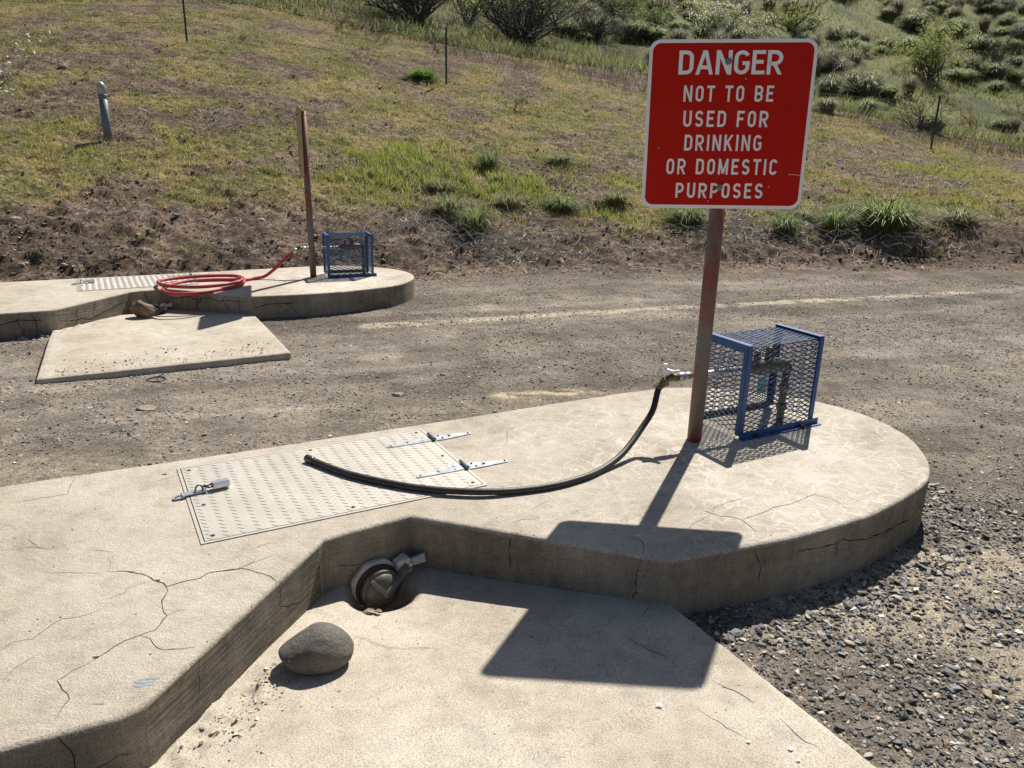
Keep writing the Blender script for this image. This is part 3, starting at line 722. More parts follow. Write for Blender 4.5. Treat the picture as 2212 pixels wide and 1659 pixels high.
# crumbs on the far apron, chips at the left end
x1 = rng.uniform(-.3, 1.3, 1500); y1 = rng.uniform(-.1, 1.6, 1500)
k = inpoly(x1, y1, inset(PADQ if area(PADQ) > 0 else PADQ[::-1], .03)) & (rng.random(1500) < np.clip(1.1-seg_dist(x1, y1, (1.16, .95), (-.1, .22))*2.3, 0, 1)); x1, y1 = x1[k], y1[k]
stones('gravel_crumbs', x1+FAR.x, y1+FAR.y, pad_z(x1, y1)+FAR.z, np.clip(rng.lognormal(-5.4, .45, len(x1)), .002, .013), [.3, .3, .15, .1, .05, .02, .08], 'dark gravel crumbs scattered on the far apron', .15)
t_ = rng.random(1500)**1.0; ex = -.60+(-.20)*t_; ey = 1.98-.58*t_; off_ = np.abs(rng.normal(.0, .075, 1500))+.01; x1 = ex+.945*off_; y1 = ey-.326*off_
k = (t_ > .30) & ~inpoly(x1, y1, OUT) & (rng.random(1500) < .28); x1, y1 = x1[k], y1[k]
stones('concrete_crumbs', x1, y1, pad_z(x1, y1), np.clip(rng.lognormal(-5.6, .45, len(x1)), .002, .010), [0, 0, .02, .18, .40, .35, .05], 'pale concrete crumbs in the worn strip below the slanted island face', .45)
cL = at(45, 722, -.33); x1 = rng.normal(cL[0], .22, 150); y1 = rng.normal(cL[1], .09, 150); k = ~island_mask(x1, y1, .01)
stones('broken_chips', x1[k], y1[k], terr(x1[k], y1[k]), rng.uniform(.008, .026, k.sum()), [.05, .05, .1, .2, .3, .25, .05], 'pale broken concrete chips at the foot of the far island')

x1 = rng.uniform(-.85, .9, 60000); y1 = 6.2+16*rng.random(60000)**1.5; x1 = x1*y1; d_ = bank_d(x1, y1); g_, _l = grass_cover(x1, y1)
k = (d_ > -.15) & (rng.random(len(x1)) < (1.05-g_*.85)*(.3+.9*sst(.42, .6, fbm(x1*3, y1*3, 501, 3)))) & ~island_mask(x1, y1, .02); x1, y1 = x1[k], y1[k]
STONEC_ = STONEC; STONEC = np.array([[.10, .068, .047], [.13, .09, .063], [.085, .058, .042], [.17, .12, .085], [.46, .38, .28], [.12, .10, .085], [.09, .06, .04]])
stones('soil_clods', x1, y1, terr(x1, y1), np.clip(rng.lognormal(-4.35, .42, len(x1)), .007, .035), [.20, .25, .10, .25, .06, .05, .09], 'dark brown soil clods and crumbs on the bank')
STONEC = STONEC_
# ------------------------------------------------------------------ grass, weeds and twigs on the slope (uncountable)
def blades(x, y, z, h, wdt, lean, col, jit=.3, seg=1):
    n = len(x); a = rng.random(n)*2*np.pi; b = rng.random(n)*2*np.pi
    dx, dy = np.cos(a)*wdt*.5, np.sin(a)*wdt*.5; lx, ly = np.cos(b)*lean*h, np.sin(b)*lean*h
    base = np.stack([x, y, z-.01], -1); s_ = np.stack([dx, dy, 0*dx], -1)
    tip = base+np.stack([lx, ly, h], -1)
    cc = col*(1+jit*(rng.random((n, 1))-.5)*2)
    if seg == 1:
        V = np.stack([base-s_, base+s_, tip], 1).reshape(-1, 3); F = np.arange(3*n).reshape(n, 3); K = np.repeat(cc, 3, 0)
    else:
        mid = base+np.stack([lx*.30, ly*.30, h*.62], -1)
        V = np.stack([base-s_, base+s_, mid-s_*.7, mid+s_*.7, tip], 1).reshape(-1, 3); i = np.arange(n)[:, None]*5
        F = np.stack([i+[0, 1, 3], i+[0, 3, 2], i+[2, 3, 4]], 1).reshape(-1, 3); K = np.repeat(cc, 5, 0)
    return V, F, K
def sample_slope(n, xr=(-22, 24), yr=(7, 26)):
    y = yr[0]+(yr[1]-yr[0])*rng.random(n)**1.15; u = rng.uniform(-.82, .82, n); x = u*y; return x, y
N0 = 900000
x1, y1 = sample_slope(N0); g, lush = grass_cover(x1, y1)
k = rng.random(len(x1)) < g*(.10+.25*lush+.85*sst(.46, .60, fbm(x1*6, y1*6, 401, 3))); x1, y1, g, lush = x1[k], y1[k], g[k], lush[k]
h = rng.uniform(.02, .065, len(x1))*(1+1.1*lush)+.02*lush; c1 = np.array([.50, .40, .17]); c2 = np.array([.32, .30, .10]); c3 = np.array([.30, .33, .09])
t_ = np.clip(sst(.38, .62, fbm(x1*1.7, y1*1.7, 191, 4))+.45*(rng.random(len(x1))-.5), 0, 1)[:, None]; cc = c1+(c2-c1)*t_; cc = cc+(c3-cc)*np.clip(lush*1.0, 0, 1)[:, None]
V, F, K = blades(x1, y1, terr(x1, y1), h, .006+.004*lush+.0004*y1, .5, cc)
tag(np_mesh('grass', V, F, (M['blade'],), cols=K), 'short olive and dry grass covering the bank', 'grass', kind='stuff')
cx_ = rng.uniform(-.75, .8, 1500); cy_ = 8+16*rng.random(1500)**1.1; cx_ = cx_*cy_; g_, l_ = grass_cover(cx_, cy_); k = (rng.random(1500) < .25+.75*g_) & (bank_d(cx_, cy_) > .5); cx_, cy_, l_ = cx_[k], cy_[k], l_[k]
m_ = 34; x1 = (cx_[:, None]+rng.normal(0, .055, (len(cx_), m_))).ravel(); y1 = (cy_[:, None]+rng.normal(0, .055, (len(cx_), m_))).ravel(); hs = np.repeat(rng.uniform(.05, .15, len(cx_)), m_); ty = np.repeat(rng.random(len(cx_)), m_)[:, None]
V, F, K = blades(x1, y1, terr(x1, y1), hs*rng.uniform(.5, 1.1, len(x1)), .007, .6, np.array([.20, .24, .075])+(np.array([.42, .34, .18])-np.array([.20, .24, .075]))*(ty > .55), .35)
tag(np_mesh('low_weeds', V, F, (M['blade'],), cols=K), 'small loose weed clumps dotted over the bank', 'weeds', kind='stuff')
# dry grey-brown weeds along the crest
x1, y1 = sample_slope(60000, yr=(19, 27)); cy = np.interp(x1, [-16, -8, -3.5, 0, 4.5, 10, 16], [26, 25, 24, 23, 22.3, 21.6, 21.6])
k = (np.abs(y1-cy-.3) < .9+.5*rng.random(len(x1))) & (rng.random(len(x1)) < .55) & (x1 > -9); x1, y1 = x1[k], y1[k]
V, F, K = blades(x1, y1, terr(x1, y1), rng.uniform(.12, .45, len(x1)), .008, .45, np.tile(np.array([[.19, .16, .13]]), (len(x1), 1)), .45)
tag(np_mesh('dry_weeds', V, F, (M['twig'],), cols=K), 'thin grey brown dead weed stems along the crest of the bank', 'weeds', kind='stuff')
# far hillside ground cover
x1, y1 = rng.uniform(-.75, .9, 120000), None; y1 = 24+38*rng.random(120000)**1.2; x1 = x1*y1
g = sst(.35, .6, fbm(x1*.9, y1*.9, 421, 4)); k = rng.random(len(x1)) < .25+.75*g; x1, y1, g = x1[k], y1[k], g[k]
V, F, K = blades(x1, y1, terr(x1, y1), rng.uniform(.08, .22, len(x1))*(1+.8*g), .03, .6, np.array([.17, .20, .085])+np.array([.10, .08, .03])*rng.random((len(x1), 1)), .5)
tag(np_mesh('hillside_grass', V, F, (M['blade'],), cols=K), 'rough green grass on the hillside behind', 'grass', kind='stuff')
# bleached twigs and dead stalks
def twigs(n, pos, L0, L1, rad, name, label, col=(.64, .57, .48)):
    Vs, Fs, Ks, off = [], [], [], 0
    for q in range(n):
        x, y = pos(q); z = float(terr(x, y))+.03; a = random.random()*6.28; L_ = random.uniform(L0, L1); m = 5; P = [np.array([x, y, z])]
        el = random.uniform(-.1, .55)
        for j in range(m):
            a += random.uniform(-.5, .5); el += random.uniform(-.35, .2); s_ = L_/m
            P.append(P[-1]+np.array([math.cos(a)*math.cos(el)*s_, math.sin(a)*math.cos(el)*s_, math.sin(el)*s_]))
        P = np.array(P); zz = terr(P[:, 0], P[:, 1])+.014; P[:, 2] = np.maximum(P[:, 2], zz)
        r = rad*random.uniform(.6, 1.3); c = np.array(col)*random.uniform(.55, 1.35)
        for j, p in enumerate(P):
            rr = r*(1-.7*j/m)
            for t in (0, 2.09, 4.19): Vs.append(p+np.array([math.cos(t)*rr, math.sin(t)*rr*.6, math.sin(t+1)*rr])); Ks.append(c)
        for j in range(m):
            for t in range(3):
                a0, a1 = off+3*j+t, off+3*j+(t+1) % 3; Fs += [(a0, a1, a1+3), (a0, a1+3, a0+3)]
        off += 3*(m+1)
    tag(np_mesh(name, Vs, Fs, (M['twig'],), cols=np.array(Ks)), label, 'twigs', kind='stuff')
spots = [(1040, 525, .95, 190), (890, 480, .45, 45), (505, 275, .8, 60), (300, 200, .7, 30), (1590, 505, 1.1, 120), (930, 375, .35, 25), (1050, 330, .25, 22), (660, 270, .6, 30), (110, 95, 1.4, 90), (780, 520, .7, 30), (1760, 500, 1.2, 50), (560, 560, .5, 22), (1240, 300, 1.0, 22), (1900, 500, 1.6, 60), (1190, 545, 1.0, 50), (200, 560, .5, 14)]
tp = []
for px, py, s_, n_ in spots:
    c = hit(px, py)
    for q in range(int(n_*1.8)): tp.append((c[0]+random.gauss(0, s_*.55), c[1]+random.gauss(0, s_*.32)))
for q in range(750):
    y = random.uniform(7.5, 20); x = random.uniform(-.7, .75)*y
    if float(bank_d(x, y)) > 0: tp.append((x, y))
twigs(len(tp), lambda q: tp[q], .12, .45, .0068, 'dead_twigs', 'bleached dead twigs lying on the bank')

# ------------------------------------------------------------------ grass tufts (each one a thing)
def tuft_mesh(name, n, h, spread, ca, cb, wdt=.008, seed=0, dead=.12):
    global rng; old = rng; rng = np.random.default_rng(seed)
    a = rng.random(n)*2*np.pi; r = spread*.35*np.sqrt(rng.random(n)); x, y = np.cos(a)*r, np.sin(a)*r
    L_ = h*rng.uniform(.55, 1.1, n); out_ = spread*rng.uniform(.15, 1.0, n)
    base = np.stack([x, y, np.full(n, -.02)], -1); dirv = np.stack([np.cos(a), np.sin(a)], -1)+rng.normal(0, .25, (n, 2)); f = out_/spread
    pts = []
    for q, (oo, zz) in enumerate(((0, 0), (.22, .50), (.58, .86), (1.0, .98))):
        p = base.copy(); p[:, :2] += dirv*(out_*oo)[:, None]; p[:, 2] += L_*(zz - (.10, .10, .22, .62)[q]*(f**1.6)*(q > 0)); pts.append(p)
    s_ = np.stack([-np.sin(a)*wdt*.5, np.cos(a)*wdt*.5, 0*a], -1)
    V = np.stack([pts[0]-s_, pts[0]+s_, pts[1]-s_, pts[1]+s_, pts[2]-s_*.7, pts[2]+s_*.7, pts[3]], 1).reshape(-1, 3); i = np.arange(n)[:, None]*7
    F = np.stack([i+[0, 1, 3], i+[0, 3, 2], i+[2, 3, 5], i+[2, 5, 4], i+[4, 5, 6]], 1).reshape(-1, 3)
    t = rng.random((n, 1)); cc = np.array(ca)+(np.array(cb)-np.array(ca))*t; dd = rng.random(n) < dead; cc[dd] = np.array([.34, .28, .17])
    K = np.repeat(cc, 7, 0)
    o = np_mesh(name, V, F, (M['blade'],), cols=K); me = o.data; bpy.data.objects.remove(o); rng = old
    return me
TG = [tuft_mesh('grass_tuft', 800, .26, .30, (.13, .18, .06), (.30, .37, .12), .006, 1), tuft_mesh('grass_tuft', 480, .19, .26, (.15, .18, .08), (.32, .35, .16), .006, 2, .30),
      tuft_mesh('grass_tuft', 460, .25, .24, (.09, .15, .04), (.28, .35, .14), .006, 3), tuft_mesh('grass_tuft', 600, .16, .26, (.10, .22, .03), (.20, .38, .05), .010, 4, .02)]
tufts = [(1915, 492, 0, 1.35, 'largest lush green grass tuft at the foot of the bank, right of the danger sign'), (1695, 505, 2, 1.0, 'grass tuft with bright arching blades just below the right corner of the sign'),
         (1805, 498, 2, 1.05, 'grass tuft leaning against the left side of the largest tuft'), (2068, 482, 1, 1.15, 'low rounded grass tuft near the right edge at the foot of the bank'),
         (1487, 480, 0, 1.0, 'dark grass tuft under the lower left corner of the danger sign'), (1028, 500, 2, 1.05, 'green grass tuft above the pile of bleached twigs'),
         (972, 462, 1, 1.0, 'dull olive grass tuft up left of the twig pile'), (1100, 445, 1, .85, 'brownish grass tuft in the middle of the green patch'), (1213, 448, 0, .85, 'dark based grass tuft at the lower right of the green patch'),
         (1210, 358, 1, .95, 'pale grass tuft alone on bare soil above the green patch'), (1055, 362, 2, .9, 'grass tuft bowed over with pale dead stems'), (913, 172, 3, 1.5, 'vivid green round grass clump left of the middle fence post'),
         (1840, 470, 1, 1.1, 'grass tuft behind the largest tuft'), (1740, 470, 1, .8, 'small grass tuft by the right edge of the sign'), (950, 410, 1, .8, 'small grey green tuft beside the bent white stalks'), (1330, 440, 1, .9, 'loose grass tuft left of the sign edge')]
for px, py, v, s_, lab in tufts:
    p = hit(px, py); o = bpy.data.objects.new('grass_tuft', TG[v]); C.objects.link(o); o.location = p; o.rotation_euler = (0, 0, random.random()*6.28); s_ *= 1.55 if v != 3 else 1.0; o.scale = (s_, s_, s_)
    if v == 3: o.scale = (s_*1.2, s_*1.2, s_*1.3)
    if v == 0 and s_ > 1.9: o.scale = (s_*1.35, s_*1.1, s_)
    tag(o, lab, 'grass tuft')
BG = [tuft_mesh('bunchgrass', 800, .62, .50, (.17, .20, .11), (.36, .38, .22), .015, 11, .15), tuft_mesh('bunchgrass', 800, .5, .5, (.18, .23, .10), (.36, .41, .19), .015, 12, .1), tuft_mesh('bunchgrass', 600, .75, .42, (.18, .19, .13), (.36, .37, .26), .014, 13, .3)]
rr = random.Random(3); cnt = 0; bun = []
for px, py, s_ in ((1790, 205, 1.1), (1840, 200, 1.2), (1875, 215, 1.2), (1915, 215, 1.0), (1960, 210, .9), (1870, 245, .9), (1810, 170, 1.1), (1830, 130, 1.0), (1785, 245, .7), (2012, 290, 1.0), (2160, 285, .7), (2185, 295, .7), (2205, 315, .6), (2190, 180, 1.1), (2150, 200, .9), (1800, 100, 1.2), (1885, 180, 1.0)):
    bun.append((hit(px, py, 22), s_))
while len(bun) < 280:
    px = rr.uniform(1150, 2212); py = rr.uniform(-40, 175)
    if px < 1400 and py > 90: continue
    if 1850 < px < 2000 and 120 < py < 175: continue
    p = hit(px, py, 24)
    if p[1] > 26 and float(vn(p[0]*.22, p[1]*.22, 77)) > .25: bun.append((p, rr.uniform(.7, 1.35)))
for p, s_ in bun:
    o = bpy.data.objects.new('bunchgrass', BG[rr.randrange(3)]); C.objects.link(o); o.location = p; o.rotation_euler = (0, 0, rr.random()*6.28); s_ *= 1.25; o.scale = (s_, s_, s_*rr.uniform(.8, 1.15))
    tag(o, 'grey green bunchgrass clump growing on the far hillside', 'bunchgrass', 'bunchgrass clumps on the far hillside')

# ------------------------------------------------------------------ shrubs
def shrub(name, px, py, H, spread, label, seed, leaf=None, nleaf=0, bark='bark', stems=9, Y=None, depth=4, lean=(0, 0), flowers=0, cat='shrub', leafsize=.05, rad=.035, pos=None, gap=.0):
    rs = random.Random(seed); p0 = Vector(pos) if pos is not None else Vector(hit(px, py, 18)) ; root = thing(name, p0, label, cat)
    Vb, Fb = [], []; ends = []
    def tube(P, r0, r1, sg=4):
        n0 = len(Vb); a, b, _ = frame_of(P[1]-P[0]); m = len(P)
        for i, p in enumerate(P):
            d = (P[min(i+1, m-1)]-P[max(i-1, 0)]).normalized(); a = (a-d*a.dot(d)).normalized(); b = d.cross(a); r = r0+(r1-r0)*i/(m-1)
            for k_ in range(sg): t = 2*math.pi*k_/sg; Vb.append(p+(a*math.cos(t)+b*math.sin(t))*r)
        for i in range(m-1):
            for k_ in range(sg): q = n0+i*sg; Fb.append((q+k_, q+(k_+1) % sg, q+sg+(k_+1) % sg, q+sg+k_))
    def grow(p, d, L_, r, lev):
        P = [p]; dd = d.copy(); m = 5 if lev < 3 else 4
        for i in range(m):
            dd = (dd+Vector((rs.gauss(0, .24), rs.gauss(0, .24), rs.gauss(0, .16)+.03))).normalized(); P.append(P[-1]+dd*L_/m)
            if lev >= 2: ends.append(P[-1])
        tube(P, r, r*.45, 5 if lev == 0 else (4 if lev == 1 else 3))
        if lev < depth:
            for j in range(rs.choice((3, 4, 4)) if lev < 2 else rs.choice((2, 3, 3))):
                i = rs.randint(1, m); q = P[i]; nd = (dd+Vector((rs.gauss(0, .62), rs.gauss(0, .62), rs.gauss(0, .35)))).normalized()
                grow(q, nd, L_*rs.uniform(.45, .68), r*.5, lev+1)
    for s_ in range(stems):
        a = rs.random()*6.28; o_ = rs.uniform(.15, 1.0)*spread/H; d = Vector((math.cos(a)*o_+lean[0], math.sin(a)*o_+lean[1], 1)).normalized()
        grow(Vector((rs.gauss(0, .12), rs.gauss(0, .12), -.1)), d, H*rs.uniform(.28, .66), rad*rs.uniform(.6, 1.1), 0)
    np_mesh('branches', [tuple(v) for v in Vb], Fb, (M[bark],), root, n=4, smooth=True)
    def leaves(nm, n_, size, ca, cb, mat):
        lr = np.random.default_rng(seed+9); e = np.array([tuple(v) for v in ends]); e = e[e[:, 2] > H*.22]
        if gap: e = e[np.array([float(vn(p[0]*1.3, p[1]*1.3+p[2], seed)) > gap for p in e])]
        c = e[lr.integers(0, len(e), n_)]+lr.normal(0, .07*H/2.5, (n_, 3)); u = lr.normal(0, 1, (n_, 3)); u /= np.linalg.norm(u, axis=1)[:, None]; v = np.cross(u, lr.normal(0, 1, (n_, 3))); v /= np.linalg.norm(v, axis=1)[:, None]
        s_ = size*lr.uniform(.6, 1.3, (n_, 1)); V = np.stack([c-u*s_, c+v*s_*.5, c+u*s_, c-v*s_*.5], 1).reshape(-1, 3); F = np.arange(4*n_).reshape(n_, 4)
        K = np.repeat(np.array(ca)+(np.array(cb)-np.array(ca))*lr.random((n_, 1)), 4, 0); np_mesh(nm, V, F, (M[mat],), root, cols=K, n=4)
    if nleaf: leaves('foliage', nleaf, leafsize*.75, leaf[0], leaf[1], 'frond')
    if flowers: leaves('blossom', flowers, leafsize*.9, (.6, .6, .55), (.85, .85, .8), 'blade')
    return root
YG = ((.24, .29, .08), (.44, .48, .16)); DG = ((.12, .16, .06), (.26, .31, .11))
TH = dict(depth=4)
shrub('leafless_shrub', 905, 52, 4.4, 8.0, 'bare shrub with many dark trunks, left of the broadest shrub in the thicket', 1, DG, 900, rad=.055, stems=26)
shrub('leafless_shrub', 1125, 92, 4.4, 9.5, 'broad bare shrub with many dark arching trunks in the middle of the thicket', 2, YG, 1100, rad=.052, stems=32)
shrub('leafless_shrub', 1015, 55, 2.8, 2.4, 'dark twisted shrub between the two broad bare shrubs with sparse green leaves', 3, YG, 1300, rad=.05, stems=8)
shrub('leafless_shrub', 1270, 84, 3.0, 5.5, 'grey twiggy shrub at the right end of the thicket, pale branches leaning right', 4, DG, 250, rad=.035, stems=22, lean=(.25, 0))
shrub('leafless_shrub', 760, 12, 3.2, 5.5, 'shadowy bare shrub at the far left of the thicket', 21, DG, 900, rad=.045, stems=10)
shrub('leafy_shrub', 1060, 10, 3.2, 3.6, 'dark leafy shrub filling the gap behind the middle of the thicket', 31, DG, 5200, rad=.04, stems=12)
shrub('leafy_shrub', 860, -10, 3.0, 3.4, 'dark leafy shrub behind the leftmost trunks of the thicket', 32, DG, 4600, rad=.04, stems=12)
shrub('leafy_shrub', 1200, 20, 3.0, 3.4, 'dull leafy shrub behind the right part of the thicket', 33, DG, 4600, rad=.04, stems=12)
for q_, (px_, py_, lb_) in enumerate(((700, -25, 'dark brush at the top edge, leftmost behind the thicket'), (950, -5, 'dark brush between the trunks of the two left shrubs'), (1330, 40, 'dark low brush on the slope right of the thicket'), (1290, -10, 'dark brush at the top edge above the pale leaning branches'), (1420, 10, 'dark brush near the top edge left of the blossoming shrub'), (1110, 45, 'dark brush right behind the broadest shrub'))):
    shrub('leafless_shrub', px_, py_, 2.6, 4.0, lb_, 60+q_, DG, 2600, rad=.035, stems=16)
shrub('blossoming_shrub', 1545, 105, 2.5, 3.0, 'shrub with small white blossom rising behind the top of the danger sign', 5, YG, 3400, rad=.035, stems=14, flowers=1500)
shrub('leafy_shrub', 1700, 88, 2.7, 2.4, 'bright green leafing shrub with dark forked trunk above the right corner of the sign', 6, YG, 2600, rad=.045, stems=10)
shrub('leafy_shrub', 1400, 78, 2.3, 2.8, 'dull green shrub on the slope left of the blossoming one', 22, DG, 3600, rad=.035, stems=12)
shrub('leafy_shrub', 2012, 172, 2.7, 3.6, 'rounded yellow green bush on the hillside right of the sign', 7, YG, 7000, rad=.035, stems=18, leafsize=.045)
shrub('leafless_shrub', 2135, 165, 2.8, 3.6, 'spreading grey leafless shrub right of the yellow green bush', 8, DG, 120, rad=.05, stems=12, lean=(.1, 0), depth=5)
shrub('leafless_shrub', 1990, 290, 1.45, 1.9, 'small grey bare shrub with pale branches beside the right fence post', 9, YG, 240, rad=.022, stems=14, leafsize=.03)
shrub('bare_sapling', 2100, 290, 1.05, .7, 'little rust coloured sapling with curled leaves on the right slope', 10, ((.20, .11, .05), (.32, .20, .09)), 420, bark='rustbark', rad=.022, stems=2, cat='sapling', leafsize=.035)
shrub('leafless_shrub', 2225, 262, 1.2, 1.7, 'grey bare shrub cut by the right edge of the picture', 12, DG, 60, rad=.02, stems=12)
shrub('bare_sapling', 1102, 235, .75, .8, 'spindly little shrub with a few yellow green leaves below the crest', 13, YG, 160, rad=.010, stems=5, cat='sapling', leafsize=.022)
shrub('dry_brush', 785, 130, .8, .9, 'faint dry brush of thin grey stems left of the middle fence post', 14, DG, 0, rad=.006, stems=14, cat='dry brush', depth=3)
shrub('dry_brush', 530, 92, .65, .8, 'thin grey dry brush right of the left fence post', 16, DG, 0, rad=.006, stems=10, cat='dry brush', depth=3)
sb = hit(-75, 270, 7); sb[0] += .6
shrub('blossoming_shrub', 0, 0, 1.9, 2.8, 'branch tips with white blossom reaching in at the upper left edge', 15, YG, 260, rad=.014, stems=9, flowers=190, pos=(sb[0]-.5, sb[1], float(terr(sb[0]-.5, sb[1]))), lean=(.22, 0), leafsize=.03)

# ------------------------------------------------------------------ wire fence
posts = [hit(404, 90, 15), hit(964, 185, 15)]; p3 = hit(2010, 325, 15); mid_ = (posts[1]+p3)/2; mid_[2] = float(terr(mid_[0], mid_[1])); posts += [mid_, p3]
e = posts[1]-posts[0]; pm = posts[0]-e; pm[2] = float(terr(pm[0], pm[1])); pe = p3+(p3-posts[1])*.5; pe[2] = float(terr(pe[0], pe[1])); posts = [pm]+posts+[pe]
fence = thing('wire_fence', posts[2], 'barbed wire fence on thin green steel posts crossing the slope', 'fence')
for q, p in enumerate(posts):
    bm = bmesh.new(); add_box(bm, (0, 0, .55), (.045, .012, 1.45)); add_box(bm, (0, .019, .55), (.012, .026, 1.45)); bmesh.ops.translate(bm, verts=bm.verts, vec=Vector(p))
    obj('post', bm, M['tpost'], fence, origin=posts[2])
for hgt in (.45, .80, 1.12):
    bm = bmesh.new(); P = []
    for a, b in zip(posts, posts[1:]):
        for j in range(14):
            t = j/14; v = Vector(a).lerp(Vector(b), t)+Vector((0, -.02, hgt-.10*4*t*(1-t))); P.append(v)
            if j % 3 == 1: add_tube(bm, [v-Vector((0, 0, .018)), v+Vector((0, 0, .018))], .003, 3)
    add_tube(bm, P, .0035, 4); obj('wire', bm, M['wire'], fence, origin=posts[2])

# ------------------------------------------------------------------ vent pipe on the slope
vp = hit(234, 303); vent = thing('vent_pipe', vp, 'grey galvanised vent pipe with a rounded hood standing on the grassy bank', 'vent pipe')
bm = bmesh.new(); add_lathe(bm, [(.057, -.15), (.057, .62)], Matrix(), 28); obj('pipe', bm, M['galvdark'], vent, True)
bm = bmesh.new(); add_lathe(bm, [(.062, .575), (.064, .58), (.064, .632), (.058, .64)], Matrix(), 28); obj('collar', bm, M['galvdark'], vent)
bm = bmesh.new(); add_lathe(bm, [(.056, .62)]+[(.060*math.cos(t)+.0, .735+.080*math.sin(t)) for t in [j*math.pi/2/7 for j in range(7)]]+[(.006, .816)], Matrix(), 28)
for v in bm.verts: v.co.x -= .10*max(0, v.co.z-.62)*.6
obj('hood', bm, simple('scuffed_hood', (.24, .27, .28), (.66, .66, .64), 9, .5, .3, detail=2), vent, True)

# ------------------------------------------------------------------ sign posts
def rrect(x0, y0, x1, y1, r, k=8):
    P = []
    for cx_, cy_, a0 in ((x1-r, y1-r, 0), (x0+r, y1-r, 90), (x0+r, y0+r, 180), (x1-r, y0+r, 270)):
        for j in range(k+1): t = R_(a0+90*j/k); P.append((cx_+r*math.cos(t), cy_+r*math.sin(t)))
    return P
def arc(cx_, cy_, rx, ry, a0, a1, n=9): return [(cx_+rx*math.cos(R_(a0+(a1-a0)*j/n)), cy_+ry*math.sin(R_(a0+(a1-a0)*j/n))) for j in range(n+1)]
T = .17
def glyph(ch, w_):
    """centre-line strokes: list of (points, closed); unit height"""
    h = T/2; L_, R2, B, Tp = h, w_-h, h, 1-h; m = (L_+R2)/2; rx = (R2-L_)/2
    if ch == 'D': return [([(L_, B), (L_, Tp)]+[(R2-rx*1.0, Tp)]+arc(R2-rx, Tp-rx, rx, rx, 90, 0)+arc(R2-rx, B+rx, rx, rx, 0, -90), True)]
    if ch == 'A': return [([(h*1.02, 0), (m-.015, 1)], 'diag'), ([(m+.015, 1), (w_-h*1.02, 0)], 'diag'), ([(L_+rx*.45, .30), (R2-rx*.45, .30)], False)]
    if ch == 'N': return [([(L_, 0), (L_, 1)], False), ([(R2, 0), (R2, 1)], False), ([(L_, 1), (R2, 0)], 'diag')]
    if ch == 'G': return [(arc(m, Tp-rx, rx, rx, 22, 180)+arc(m, B+rx, rx, rx, 180, 360)+[(R2, .47), (m+.02, .47)], False)]
    if ch == 'E': return [([(w_, Tp), (L_, Tp), (L_, B), (w_, B)], False), ([(L_, .52), (w_*.88, .52)], False)]
    if ch == 'R': rr_ = .235; return [([(L_, 0), (L_, Tp), (R2-rr_, Tp)]+arc(R2-rr_, Tp-rr_, rr_, rr_, 90, -90)+[(L_, Tp-2*rr_)], False), ([(m-.02, Tp-2*rr_), (w_-h*1.0, 0)], 'diag')]
    if ch == 'P': rr_ = .25; return [([(L_, 0), (L_, Tp), (R2-rr_, Tp)]+arc(R2-rr_, Tp-rr_, rr_, rr_, 90, -90)+[(L_, Tp-2*rr_)], False)]
    if ch == 'B': rr_ = .21; r2 = (1-T-2*rr_)/2; return [([(L_, B), (L_, Tp), (R2-rr_, Tp)]+arc(R2-rr_, Tp-rr_, rr_, rr_, 90, -90)+[(L_+.02, Tp-2*rr_)], False), ([(L_+.02, Tp-2*rr_), (R2-r2, Tp-2*rr_)]+arc(R2-r2, B+r2, r2, r2, 90, -90)+[(L_, B)], False)]
    if ch == 'O': return [(arc(m, Tp-rx, rx, rx, 0, 180)+arc(m, B+rx, rx, rx, 180, 360), True)]
    if ch == 'T': return [([(0, Tp), (w_, Tp)], False), ([(m, 0), (m, Tp)], False)]
    if ch == 'U': return [([(L_, 1)]+arc(m, B+rx, rx, rx, 180, 360)+[(R2, 1)], False)]
    if ch == 'S': ry = (1-T)/4; return [(arc(m, Tp-ry, rx, ry, 20, 270, 14)+arc(m, B+ry, rx, ry, 90, -160, 14), False)]
    if ch == 'F': return [([(w_, Tp), (L_, Tp), (L_, 0)], False), ([(L_, .50), (w_*.86, .50)], False)]
    if ch == 'I': return [([(w_/2, 0), (w_/2, 1)], False)]
    if ch == 'K': return [([(L_, 0), (L_, 1)], False), ([(L_, .34), (w_-h*.9, 1)], 'diag'), ([(L_+rx*.55, .62), (w_-h*1.0, 0)], 'diag')]
    if ch == 'M': return [([(L_, 0), (L_, 1)], False), ([(R2, 0), (R2, 1)], False), ([(L_, 1), (m, .06)], 'diag'), ([(m, .06), (R2, 1)], 'diag')]
    if ch == 'C': return [(arc(m, Tp-rx, rx, rx, 15, 180)+arc(m, B+rx, rx, rx, 180, 345), False)]
    return []
WID = dict(D=.60, A=.72, N=.64, G=.62, E=.52, R=.62, O=.58, T=.56, B=.60, U=.60, S=.58, F=.52, I=.17, K=.64, M=.74, P=.60, C=.58)
